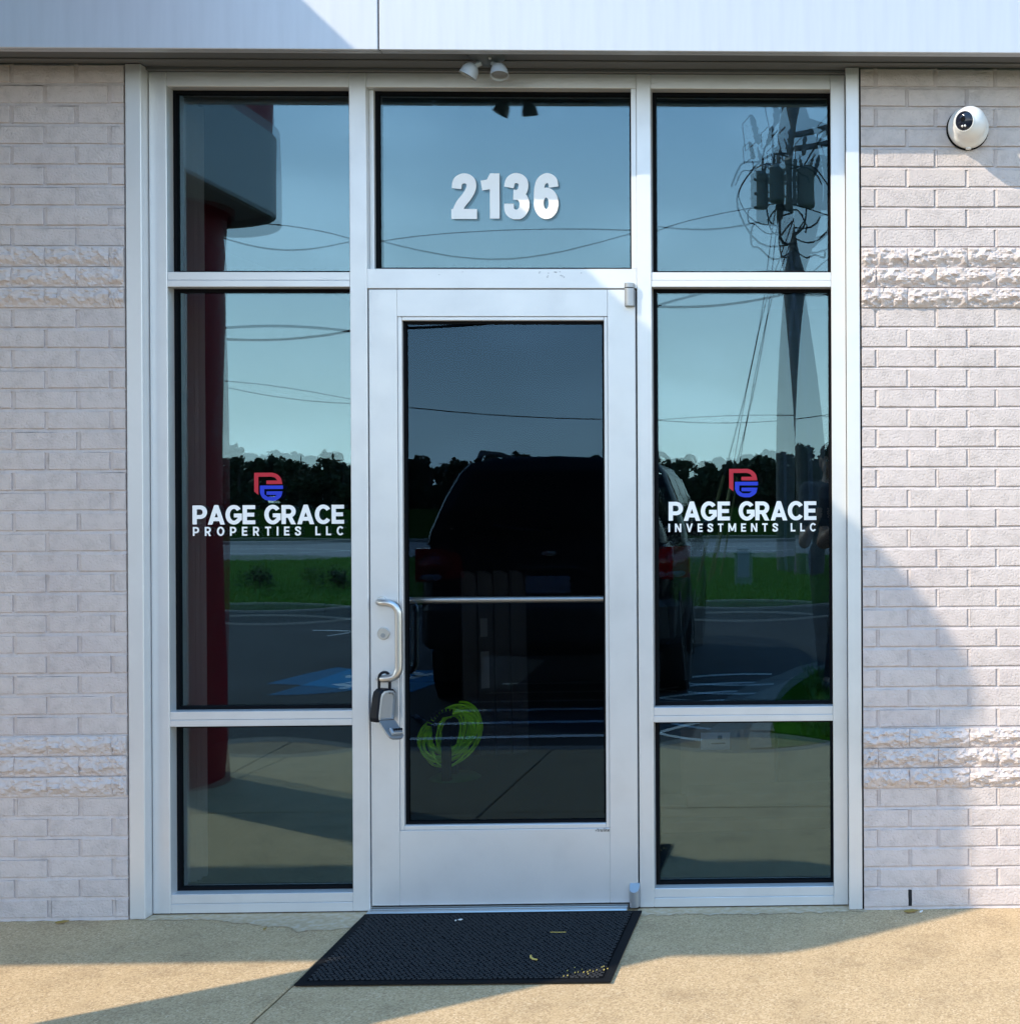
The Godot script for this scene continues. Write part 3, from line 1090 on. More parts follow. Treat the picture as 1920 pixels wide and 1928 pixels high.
func storefront() -> void:
	var s := thing("storefront_frame", "clear anodised aluminium storefront frame with six glazed lights round the door", "storefront")
	var al: Material = M.anodised_aluminium
	var b := -0.065
	var fz := FRAME_Z
	# metal trim against the brickwork, with its return
	part("jamb_trim", bar(Vector3(-1.215, 0.003, 0.0), Vector3(-1.164, 2.836, WALL_Z + 0.003), 0.002), al, s)
	part("jamb_trim", bar(Vector3(1.166, 0.003, 0.0), Vector3(1.211, 2.836, WALL_Z + 0.003), 0.002), al, s)
	for x in [[-1.162, -1.104], [1.115, 1.164]]:
		part("jamb", bar(Vector3(x[0], 0.006, b), Vector3(x[1], 2.825, fz), 0.002), al, s)
	for x in [[-0.5, -0.443], [0.459, 0.508]]:
		part("mullion", bar(Vector3(x[0], 0.006, b), Vector3(x[1], 2.825, fz), 0.002), al, s)
	for x in [[-1.104, -0.5], [-0.443, 0.459], [0.508, 1.115]]:
		part("head", bar(Vector3(x[0] + 0.0004, 2.777, b), Vector3(x[1] - 0.0004, 2.825, fz - 0.0015), 0.0015), al, s)
	for x in [[-1.104, -0.5], [0.508, 1.115]]:
		var x0: float = x[0] + 0.0004
		var x1: float = x[1] - 0.0004
		for y in [[2.106, 2.128, 2.156], [0.632, 0.654, 0.682]]:
			part("rail", bar(Vector3(x0, y[0], b), Vector3(x1, y[1], fz - 0.0015), 0.0012), al, s)
			part("glazing_stop", bar(Vector3(x0, y[1] + 0.0006, b + 0.004), Vector3(x1, y[2], fz - 0.003), 0.0012), al, s)
		part("sill", bar(Vector3(x0, 0.006, b), Vector3(x1, 0.037, fz - 0.0015), 0.0012), al, s)
		part("glazing_stop", bar(Vector3(x0, 0.0376, b + 0.004), Vector3(x1, 0.069, fz - 0.003), 0.0012), al, s)
		for y in [[2.156, 2.777], [0.682, 2.106], [0.069, 0.632]]:
			gasket(s, x[0], x[1], y[0], y[1], -0.016, 0.007, 0.011)
			pane(s, x[0] + 0.009, x[1] - 0.009, y[0] + 0.009, y[1] - 0.009, -0.004, 0.0015, M.insulated_glass_outer)
			pane(s, x[0] + 0.009, x[1] - 0.009, y[0] + 0.009, y[1] - 0.009, -0.0145, -0.0015, M.insulated_glass_inner)
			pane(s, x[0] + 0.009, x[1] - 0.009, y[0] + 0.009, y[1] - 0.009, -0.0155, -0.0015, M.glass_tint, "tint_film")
	# transom light over the door
	part("door_head", bar(Vector3(-0.4426, 2.101, b), Vector3(0.4586, 2.167, fz - 0.0015), 0.0012), al, s)
	part("glazing_stop", bar(Vector3(-0.4426, 2.1676, b), Vector3(-0.428, 2.7766, 0.022), 0.001), al, s)
	part("glazing_stop", bar(Vector3(0.441, 2.1676, b), Vector3(0.4586, 2.7766, fz - 0.004), 0.001), al, s)
	gasket(s, -0.428, 0.441, 2.1676, 2.777, -0.016, 0.007, 0.011)
	pane(s, -0.419, 0.432, 2.177, 2.768, -0.004, 0.0014, M.insulated_glass_outer)
	pane(s, -0.419, 0.432, 2.177, 2.768, -0.0145, -0.0014, M.insulated_glass_inner)
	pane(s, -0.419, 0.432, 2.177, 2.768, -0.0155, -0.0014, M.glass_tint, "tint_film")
	var sc := MB.new()
	for k in 16:
		var sx := rng.randf_range(0.13, 0.28) if k < 12 else rng.randf_range(-0.3, 0.4)
		var sy := rng.randf_range(2.135, 2.158)
		var sq := PackedVector2Array()
		for i in 6:
			var a := TAU * i / 6.0
			sq.append(Vector2(sx + cos(a) * rng.randf_range(0.001, 0.005), sy + sin(a) * rng.randf_range(0.0005, 0.0028)))
		sc.prism(sq, fz - 0.0016, fz - 0.0011, Transform3D(), false)
	struct(part("tape_residue", sc, M.residue_grey, s), "stuff")
	part("sealant", bar(Vector3(-1.16, 0.0, b + 0.02), Vector3(1.16, 0.006, 0.04)), M.gap_dark, s)


func door() -> void:
	var al: Material = M.anodised_aluminium
	var d := thing("glass_door", "aluminium door with one tall dark pane, pull handle and push bar", "door")
	var z0 := -0.005
	var z1 := 0.046
	part("stile", bar(Vector3(-0.439, 0.022, z0), Vector3(-0.3455, 2.098, z1), 0.0015), al, d)
	part("stile", bar(Vector3(0.359, 0.022, z0), Vector3(0.453, 2.098, z1), 0.0015), al, d)
	part("top_rail", bar(Vector3(-0.345, 2.007, z0), Vector3(0.3585, 2.098, z1 - 0.001), 0.001), al, d)
	part("bottom_rail", bar(Vector3(-0.345, 0.022, z0), Vector3(0.3585, 0.274, z1 - 0.001), 0.001), al, d)
	part("glazing_bead", bar(Vector3(-0.345, 0.2745, z0), Vector3(-0.331, 2.0065, z1 - 0.004), 0.002), al, d)
	part("glazing_bead", bar(Vector3(0.346, 0.2745, z0), Vector3(0.3585, 2.0065, z1 - 0.004), 0.002), al, d)
	part("glazing_bead", bar(Vector3(-0.3305, 0.2745, z0), Vector3(0.3455, 0.2905, z1 - 0.004), 0.002), al, d)
	part("glazing_bead", bar(Vector3(-0.3305, 1.9935, z0), Vector3(0.3455, 2.0065, z1 - 0.004), 0.002), al, d)
	gasket(d, -0.331, 0.346, 0.2905, 1.9935, 0.004, 0.026, 0.009)
	pane(d, -0.324, 0.339, 0.298, 1.987, 0.016, 0.0002, M.door_glass_pane)
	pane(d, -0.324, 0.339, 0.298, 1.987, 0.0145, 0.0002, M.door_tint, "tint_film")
	var gap := MB.new()
	gap.box(Vector3(-0.443, 0.006, z0 - 0.03), Vector3(-0.439, 2.1, 0.02))
	gap.box(Vector3(0.453, 0.006, z0 - 0.03), Vector3(0.459, 2.1, 0.02))
	gap.box(Vector3(-0.439, 2.098, z0 - 0.03), Vector3(0.453, 2.101, 0.02))
	gap.box(Vector3(-0.439, 0.006, z0 - 0.03), Vector3(0.453, 0.022, 0.02))
	part("weather_strip", gap, M.gap_dark, d)
	# offset pull handle: out from the stile, across towards the glass, down and back
	var pts := PackedVector3Array()
	var raw := [Vector3(-0.401, 1.048, 0.046), Vector3(-0.399, 1.048, 0.072), Vector3(-0.384, 1.047, 0.086), Vector3(-0.358, 1.045, 0.092), Vector3(-0.34, 1.037, 0.094), Vector3(-0.3295, 1.021, 0.095), Vector3(-0.327, 1.0, 0.095), Vector3(-0.327, 0.92, 0.095), Vector3(-0.327, 0.842, 0.095), Vector3(-0.3295, 0.82, 0.095), Vector3(-0.34, 0.803, 0.094), Vector3(-0.358, 0.796, 0.092), Vector3(-0.384, 0.793, 0.086), Vector3(-0.399, 0.792, 0.072), Vector3(-0.401, 0.792, 0.046)]
	for i in raw.size() - 1:
		for t in 4:
			pts.append(raw[i].cubic_interpolate(raw[i + 1], raw[maxi(i - 1, 0)], raw[mini(i + 2, raw.size() - 1)], t / 4.0))
	pts.append(raw[-1])
	var mb := MB.new()
	mb.tube(pts, 0.0128, 18)
	part("pull_handle", mb, M.satin_steel, d)
	for y in [1.048, 0.792]:
		mb = MB.new()
		mb.lathe([Vector2(0.0, 0.004), Vector2(0.0165, 0.004), Vector2(0.0175, 0.0)], 20, Transform3D(Basis(Vector3.RIGHT, Vector3.BACK, Vector3.DOWN), Vector3(-0.401, y, z1)), false)
		part("handle_rose", mb, M.satin_steel, d)
	# cylinder lock
	var face := Transform3D(Basis(Vector3.RIGHT, Vector3.BACK, Vector3.DOWN), Vector3(-0.394, 0.94, z1))
	mb = MB.new()
	mb.lathe([Vector2(0.0205, 0.0), Vector2(0.0205, 0.005), Vector2(0.0185, 0.0085), Vector2(0.0, 0.0085)], 28, face, false)
	var lock := part("lock_cylinder", mb, M.satin_steel, d)
	mb = MB.new()
	mb.lathe([Vector2(0.0075, 0.0), Vector2(0.0075, 0.0095), Vector2(0.0, 0.0095)], 16, face.translated(Vector3(0, -0.006, 0)), false)
	part("keyhole", mb, M.zinc_grey, lock)
	# push bar on the room side
	mb = MB.new()
	mb.tube(PackedVector3Array([Vector3(-0.352, 1.041, -0.075), Vector3(0.352, 1.041, -0.075)]), 0.0115, 14)
	var push := part("push_bar", mb, M.satin_steel, d)
	for x in [-0.35, 0.352]:
		mb = MB.new()
		mb.tube(PackedVector3Array([Vector3(x, 1.041, -0.08), Vector3(x, 1.041, -0.004)]), 0.01, 10)
		part("bar_bracket", mb, M.satin_steel, push)
	# offset pivots at the top and bottom of the hanging stile
	mb = MB.new()
	var px := 0.4355
	var half := PackedVector2Array()
	for i in 13:
		var a := PI * i / 12.0
		half.append(Vector2(0.0165 * cos(a), 0.012 + 0.013 * sin(a)))
	half.append(Vector2(-0.0165, 0))
	half.append(Vector2(0.0165, 0))
	var up := Transform3D(Basis(Vector3.RIGHT, Vector3.BACK, Vector3.UP), Vector3(px, 0, z1))
	mb.prism(half, 2.04, 2.099, up)
	part("pivot", mb, M.zinc_grey, d)
	mb = MB.new()
	mb.prism(half, 2.1015, 2.116, up.translated(Vector3(0, 0, 0.003)))
	part("pivot_cap", mb, M.zinc_grey, d)
	mb = MB.new()
	var foot := Vector3(0.4425, 0, z1)
	for i in half.size():      # sleeve with a top that slopes to the front
		var p := half[i]
		var q := half[(i + 1) % half.size()]
		var a0 := foot + Vector3(p.x, 0.012, p.y)
		var a1 := foot + Vector3(q.x, 0.012, q.y)
		var b0 := foot + Vector3(p.x, 0.088 - p.y * 1.0, p.y)
		var b1 := foot + Vector3(q.x, 0.088 - q.y * 1.0, q.y)
		mb.quad(a0, a1, b1, b0, Vector3(p.x + q.x, 0, p.y + q.y - 0.02))
		mb.flat(b0, b1, foot + Vector3(0, 0.078, 0.01), Vector3.UP)
	part("pivot", mb, M.zinc_grey, d)
	# maker's small print at the foot of the pane
	var tm := TextMesh.new()
	var sf := SystemFont.new()
	sf.font_names = PackedStringArray(["Droid Sans"])
	sf.font_weight = 700
	tm.font = sf
	tm.text = "›Trulite"
	tm.font_size = 32
	tm.pixel_size = 0.00043
	tm.depth = 0.0003
	put("maker_print", tm, M.plastic_black, d, Transform3D(Basis(), Vector3(0.334, 0.268, z1 - 0.0006)))
	# threshold
	var th := MB.new()
	th.box(Vector3(-0.446, 0.001, -0.03), Vector3(0.422, 0.011, 0.082), 0.003)
	for k in 3:
		th.box(Vector3(-0.444, 0.011, 0.026 + k * 0.018), Vector3(0.42, 0.0145 - k * 0.001, 0.036 + k * 0.018), 0.001)
	tag(part("threshold", th, M.satin_steel, self), "ribbed bright metal threshold between the door and the black mat", "threshold")


# ------------------------------------------------------------------ numerals and lettering on the glass
func signs() -> void:
	var n := thing("house_number", "large white numerals 2136 on the transom glass over the door", "house number")
	lettering("2136", -0.1755, 0.1885, 2.347, 0.154, 22.0, 0.0, 0.0012, M.vinyl_white, n, "numeral", 0.97)
	var a := thing("window_lettering", "white lettering PAGE GRACE PROPERTIES LLC under a red and blue emblem on the left pane", "window sign", Vector3.ZERO, "company lettering on the side panes")
	emblem(a, -0.843, 1.4835, 0.0965, 0.0)
	lettering("PAGE GRACE", -1.05, -0.542, 1.309, 0.0645, 20.5, 0.0, 0.0005, M.vinyl_white, a, "letter", 1.09)
	lettering("PROPERTIES LLC", -1.049, -0.544, 1.27, 0.0305, 19.0, 0.0, 0.0005, M.vinyl_white, a)
	var c := thing("window_lettering", "white lettering PAGE GRACE INVESTMENTS LLC under a red and blue emblem on the right pane", "window sign", Vector3.ZERO, "company lettering on the side panes")
	emblem(c, 0.763, 1.4905, 0.0985, 0.0)
	lettering("PAGE GRACE", 0.556, 1.061, 1.314, 0.0645, 20.5, 0.0, 0.0005, M.vinyl_white, c, "letter", 1.09)
	lettering("INVESTMENTS LLC", 0.555, 1.06, 1.275, 0.0285, 19.0, 0.0, 0.0005, M.vinyl_white, c)


# ------------------------------------------------------------------ camera, floodlight, key box
func towards(at: Vector3, axis: Vector3) -> Transform3D:
	# y axis of the result along axis
	var y := axis.normalized()
	var x := y.cross(Vector3(0.31, 0.2, 0.93)).normalized()
	return Transform3D(Basis(x, y, x.cross(y)), at)


func fixtures() -> void:
	var c := thing("security_camera", "white dome security camera on the brick wall under the soffit", "security camera", Vector3(1.578, 2.632, WALL_Z))
	var mb := MB.new()
	mb.lathe([Vector2(0.066, 0.0), Vector2(0.0685, 0.004), Vector2(0.0685, 0.018), Vector2(0.066, 0.026), Vector2(0.061, 0.034), Vector2(0.058, 0.037), Vector2(0.057, 0.048), Vector2(0.053, 0.056), Vector2(0.04, 0.058)], 48, Transform3D(Basis(Vector3.RIGHT, Vector3.BACK, Vector3.DOWN), Vector3.ZERO))
	part("base", mb, M.plastic_white, c)
	mb = MB.new()
	mb.ball(Vector3(0, 0, 0.06), Vector3.ONE * 0.0555, 32, 20)
	var eye := part("eyeball", mb, M.plastic_white, c)
	var look := Vector3(-0.5, -0.1, 0.86).normalized()
	var w := towards(Vector3(0, 0, 0.06) + look * 0.0435, look)
	mb = MB.new()
	mb.lathe([Vector2(0.0345, -0.002), Vector2(0.034, 0.0035), Vector2(0.032, 0.0045), Vector2(0.030, 0.003)], 32, w, false)
	part("window_ring", mb, M.plastic_white, eye)
	mb = MB.new()
	mb.lathe([Vector2(0.0325, 0.003), Vector2(0.028, 0.0068), Vector2(0.02, 0.0105), Vector2(0.01, 0.013), Vector2(0.0, 0.0138)], 32, w)
	part("window", mb, M.lens_glass, eye)
	var side := Vector3.UP.cross(look).normalized()
	var up := look.cross(side)
	mb = MB.new()
	mb.lathe([Vector2(0.0085, 0.01), Vector2(0.0085, 0.0135), Vector2(0.006, 0.0145), Vector2(0.0, 0.0135)], 24, w.translated(up * 0.005), false)
	part("lens", mb, M.gasket_rubber, eye)
	for k in [-1.0, 1.0]:
		mb = MB.new()
		mb.ball(Vector3(0, 0, 0.06) + look * 0.0525 - up * 0.017 + side * 0.0048 * k, Vector3.ONE * 0.0045, 10, 6)
		part("led", mb, M.plastic_white, eye)
	mb = MB.new()
	mb.tube(PackedVector3Array([Vector3(0, -0.066, 0.012), Vector3(0, -0.0725, 0.012)]), 0.0095, 18)
	part("conduit_plug", mb, M.plastic_white, c)
	mb = MB.new()
	mb.lathe([Vector2(0.0, 0.0), Vector2(0.0715, 0.0), Vector2(0.0715, 0.0025), Vector2(0.06, 0.0025)], 40, Transform3D(Basis(Vector3.RIGHT, Vector3.BACK, Vector3.DOWN), Vector3(-0.002, -0.002, 0.0)), false)
	part("seal", mb, M.gasket_rubber, c)

	var f := thing("floodlight", "small twin headed grey floodlight hanging under the soffit above the door", "floodlight", Vector3(-0.005, SOFFIT, 0.175))
	mb = MB.new()
	mb.lathe([Vector2(0.0, -0.034), Vector2(0.012, -0.034), Vector2(0.02, -0.024), Vector2(0.052, -0.008), Vector2(0.058, -0.003), Vector2(0.058, 0.0)], 36)
	part("canopy_plate", mb, M.fixture_dark, f)
	mb = MB.new()
	mb.ball(Vector3(0.018, -0.018, 0.03), Vector3.ONE * 0.005, 10, 6)
	part("screw", mb, M.satin_steel, f)
	for s in [[-0.036, Vector3(-0.45, -0.9, 0.0)], [0.036, Vector3(0.12, -0.9, 0.22)]]:
		var dir: Vector3 = s[1].normalized()
		var neck := Vector3(s[0] * 0.6, -0.026, 0.004)
		var seat := Vector3(s[0] * 1.15, -0.034, 0.012)
		var t := towards(seat, dir)
		mb = MB.new()
		mb.tube(PackedVector3Array([neck * 0.6, neck, seat + dir * 0.01]), 0.0085, 12)
		mb.lathe([Vector2(0.0, -0.004), Vector2(0.012, -0.003), Vector2(0.021, 0.006), Vector2(0.0265, 0.018), Vector2(0.0285, 0.034), Vector2(0.0295, 0.04), Vector2(0.0275, 0.04), Vector2(0.026, 0.034), Vector2(0.02, 0.028)], 28, t)
		var head := part("lamp_head", mb, M.fixture_grey, f)
		mb = MB.new()
		mb.lathe([Vector2(0.0255, 0.033), Vector2(0.014, 0.036), Vector2(0.0, 0.037)], 20, t)
		part("lamp_lens", mb, M.porcelain, head)

	# key box hung on the lower bend of the pull handle
	var k := thing("key_lockbox", "black key lockbox hanging open from the door handle, grey inside", "lockbox", Vector3(-0.378, 0.709, 0.088))
	var turn := Basis(Vector3.UP, 0.98) * Basis(Vector3.BACK, -0.09)
	mb = MB.new()
	var sh := PackedVector3Array()
	for i in 17:
		var a := PI * i / 16.0
		sh.append(Vector3(0.0165 * cos(a), 0.087 + 0.019 * sin(a), 0.0))
	sh.insert(0, Vector3(0.0165, 0.035, 0))
	sh.append(Vector3(-0.0165, 0.035, 0))
	for i in sh.size():
		sh[i] = Basis(Vector3.UP, 0.25) * sh[i]
	mb.tube(sh, 0.0046, 10)
	part("shackle", mb, M.plastic_black, k)
	var outline := PackedVector2Array([Vector2(-0.034, -0.058), Vector2(0.031, -0.058), Vector2(0.0345, -0.045), Vector2(0.0345, 0.022), Vector2(0.031, 0.04), Vector2(0.02, 0.05), Vector2(0.0, 0.0525), Vector2(-0.02, 0.05), Vector2(-0.031, 0.04), Vector2(-0.0345, 0.022), Vector2(-0.0375, -0.045)])
	var small := PackedVector2Array()
	var tiny := PackedVector2Array()
	for p in outline:
		small.append(p * 0.88)
		tiny.append(p * Vector2(0.74, 0.8) + Vector2(0, -0.002))
	var kt := Transform3D(turn, Vector3.ZERO)
	mb = MB.new()
	mb.prism(outline, -0.02, 0.012, kt)
	for i in outline.size():
		var i2 := (i + 1) % outline.size()
		mb.quad(kt * Vector3(outline[i].x, outline[i].y, 0.012), kt * Vector3(outline[i2].x, outline[i2].y, 0.012), kt * Vector3(small[i2].x, small[i2].y, 0.018), kt * Vector3(small[i].x, small[i].y, 0.018), kt.basis * Vector3(outline[i].x, outline[i].y, 0.03))
	part("shell", mb, M.plastic_black, k)
	mb = MB.new()
	for i in small.size():
		var i2 := (i + 1) % small.size()
		mb.quad(kt * Vector3(small[i].x, small[i].y, 0.0182), kt * Vector3(small[i2].x, small[i2].y, 0.0182), kt * Vector3(tiny[i2].x, tiny[i2].y, 0.0195), kt * Vector3(tiny[i].x, tiny[i].y, 0.0195), kt.basis * Vector3(0, 0, 1))
		mb.quad(kt * Vector3(tiny[i].x, tiny[i].y, 0.0195), kt * Vector3(tiny[i2].x, tiny[i2].y, 0.0195), kt * Vector3(tiny[i2].x * 0.95, tiny[i2].y * 0.95, 0.0125), kt * Vector3(tiny[i].x * 0.95, tiny[i].y * 0.95, 0.0125), kt.basis * Vector3(-tiny[i].x, -tiny[i].y, 0.001))
	var bottom := PackedVector2Array()
	for p in tiny:
		bottom.append(p * 0.95)
	mb.prism(bottom, 0.0122, 0.0125, kt, false)
	part("key_well", mb, M.zinc_grey, k)
	# the lid, swung down on its bottom hinge
	var lt := Transform3D(turn * Basis(Vector3.RIGHT, 0.72 + PI / 2) * Basis(Vector3.BACK, 0.0), kt * Vector3(0.0, -0.056, 0.017))
	var lid := PackedVector2Array()
	for p in outline:
		lid.append(Vector2(p.x * 0.86, (p.y + 0.058) * 0.74))
	mb = MB.new()
	mb.prism(lid, -0.006, 0.0, lt)
	mb.box(Vector3(-0.02, 0.042, -0.02), Vector3(0.022, 0.07, -0.006), 0.003, lt)
	var cover := part("lid", mb, M.zinc_grey, k)
	mb = MB.new()
	for i in 4:
		mb.tube(PackedVector3Array([lt * Vector3(-0.013 + i * 0.009, 0.056, -0.0215), lt * Vector3(-0.008 + i * 0.009, 0.056, -0.0215)]), 0.004, 10)
	part("dial", mb, M.plastic_black, cover)
	mb = MB.new()
	mb.tube(PackedVector3Array([kt * Vector3(-0.026, -0.057, 0.0165), kt * Vector3(0.026, -0.057, 0.0165)]), 0.003, 8)
	part("hinge", mb, M.zinc_grey, k)


# ------------------------------------------------------------------ the doorstep
func doorstep() -> void:
	# smooth cement washed along the foot of the frame, with a ragged edge
	var f := noise(1.0, 91, FastNoiseLite.TYPE_SIMPLEX_SMOOTH, 4)
	for e in [[-1.222, -0.452, 0.10, 0.14], [0.455, 1.225, 0.085, 0.05]]:
		var mb := MB.new()
		var last_a := Vector3()
		var last_b := Vector3()
		for i in 161:
			var x: float = lerpf(e[0], e[1], i / 160.0)
			var grow := smoothstep(-1.0, -0.62, x) if e[0] < 0 else 0.4
			var z: float = 0.04 + e[2] * (0.6 + 0.4 * grow) + e[3] * grow * (0.4 + 0.5 * f.get_noise_2d(x * 3.0, e[3] * 40.0)) + 0.02 * f.get_noise_2d(x * 22.0, 3.0)
			var a := Vector3(x, 0.0016, -0.01)
			var b := Vector3(x, 0.0016, z)
			if i:
				mb.quad(last_a, a, b, last_b, Vector3.UP)
			last_a = a
			last_b = b
		struct(part("cement_apron", mb, M.cement_wash, self))
	var m := thing("doormat", "black ribbed doormat with rubber border in front of the door", "doormat", Vector3.ZERO)
	var c := [Vector2(-0.447, 0.087), Vector2(0.472, 0.087), Vector2(0.474, 0.69), Vector2(-0.424, 0.68)]
	var rim := MB.new()
	var base := PackedVector2Array(c)
	rim.prism(base, 0.0045, 0.0085, Transform3D(Basis(Vector3.RIGHT, Vector3.BACK, Vector3.UP), Vector3.ZERO), false)
	var inset: Array = []
	var mid := Vector2(0.02, 0.385)
	for p in c:
		inset.append(Vector2(p.x - signf(p.x - mid.x) * 0.026, p.y - signf(p.y - mid.y) * 0.024))
	part("rubber_border", rim, M.mat_rubber, m)
	var cp := MB.new()
	cp.prism(PackedVector2Array(inset), 0.006, 0.0098, Transform3D(Basis(Vector3.RIGHT, Vector3.BACK, Vector3.UP), Vector3.ZERO), false)
	part("carpet", cp, M.mat_fibre, m)
	var ribs := MB.new()
	var rows := 50
	for i in rows:
		var t := (i + 0.5) / rows
		var a: Vector2 = inset[0].lerp(inset[3], t)
		var b: Vector2 = inset[1].lerp(inset[2], t)
		var n := 58
		for j in n:
			var u := (j + 0.5 * (i % 2)) / n
			if u > 0.985:
				continue
			var p := a.lerp(b, u) + Vector2(rng.randf_range(-0.001, 0.001), rng.randf_range(-0.001, 0.001))
			var q := p + (b - a) / n * rng.randf_range(0.62, 0.8)
			var hh := 0.0098 + rng.randf_range(0.0016, 0.0042)
			var w := 0.0033
			ribs.quad(Vector3(p.x, 0.0098, p.y - w), Vector3(q.x, 0.0098, q.y - w), Vector3(q.x, hh, q.y - w * 0.4), Vector3(p.x, hh, p.y - w * 0.4), Vector3(0, 0.5, -1))
			ribs.quad(Vector3(p.x, 0.0098, p.y + w), Vector3(q.x, 0.0098, q.y + w), Vector3(q.x, hh, q.y + w * 0.4), Vector3(p.x, hh, p.y + w * 0.4), Vector3(0, 0.5, 1))
			ribs.quad(Vector3(p.x, hh, p.y - w * 0.4), Vector3(q.x, hh, q.y - w * 0.4), Vector3(q.x, hh, q.y + w * 0.4), Vector3(p.x, hh, p.y + w * 0.4), Vector3.UP)
	var rb := part("carpet_ribs", ribs, M.rib_fibre, m)
	rb.set_meta("kind", "stuff")
	# litter
	var mb := MB.new()
	mb.tube(PackedVector3Array([Vector3(0.204, 0.0175, 0.508), Vector3(0.207, 0.017, 0.52), Vector3(0.217, 0.0165, 0.532), Vector3(0.23, 0.017, 0.538)]), PackedFloat32Array([0.0035, 0.003, 0.003, 0.002]), 6)
	tag(part("twig", mb, M.straw, self), "short pale yellow twig lying on the front half of the doormat", "twig")
	mb = MB.new()
	mb.prism(PackedVector2Array([Vector2(-0.113, -0.176), Vector2(-0.102, -0.18), Vector2(-0.098, -0.172), Vector2(-0.104, -0.166), Vector2(-0.111, -0.169)]), 0.0150, 0.0162, Transform3D(Basis(Vector3.RIGHT, Vector3.FORWARD, Vector3.UP), Vector3.ZERO))
	mb.box(Vector3(-0.121, 0.0145, 0.178), Vector3(-0.116, 0.0168, 0.184))
	tag(part("paper_scrap", mb, M.paper_label, self), "tiny white paper scrap on the doormat near the door", "paper scrap")
	mb = MB.new()
	mb.tube(PackedVector3Array([Vector3(0.215, 0.015, 0.3), Vector3(0.235, 0.0155, 0.303), Vector3(0.265, 0.015, 0.302)]), 0.0011, 5)
	tag(part("grass_straw", mb, M.straw, self), "thin pale straw lying on the right half of the doormat", "straw")
	mb = MB.new()
	for k in 18:
		var p := Vector3(rng.randf_range(0.34, 0.445), 0.0125, rng.randf_range(0.585, 0.655))
		mb.box(p, p + Vector3(rng.randf_range(0.001, 0.003), 0.002, rng.randf_range(0.002, 0.008)), 0.0, Transform3D(Basis(Vector3.UP, rng.randf_range(-0.3, 0.3) * 0.1), Vector3.ZERO))
	struct(part("chaff", mb, M.straw, self), "stuff", "pale chaff caught in the front right corner of the doormat")
	var leaf := [Vector2(-0.024, 0), Vector2(-0.012, 0.007), Vector2(0.006, 0.009), Vector2(0.026, 0.001), Vector2(0.01, -0.006), Vector2(-0.012, -0.007)]
	for e in [[Vector3(1.372, 0.006, 0.122), 1.0, 0.2, M.leaf_dry, "brown dry leaf lying at the foot of the right wall"], [Vector3(1.406, 0.006, 0.13), 0.42, 0.9, M.paper_label, "small white flake beside the dry leaf at the right wall"], [Vector3(-1.42, 0.006, 0.118), 0.8, 0.5, M.leaf_dry, "dark dry leaf lying at the foot of the left wall"], [Vector3(-0.72, 0.006, 0.21), 0.4, 1.4, M.leaf_dry, "small dry leaf on the cement left of the doormat"]]:
		var q := PackedVector2Array()
		for p in leaf:
			q.append(p * e[1])
		var lm := MB.new()
		lm.prism(q, 0.0, 0.0025, Transform3D(Basis(Vector3.UP, e[2]) * Basis(Vector3.RIGHT, -PI / 2 + 0.25), e[0]))
		tag(part("dry_leaf" if e[3] == M.leaf_dry else "white_flake", lm, e[3], self), e[4], "leaf" if e[3] == M.leaf_dry else "flake")


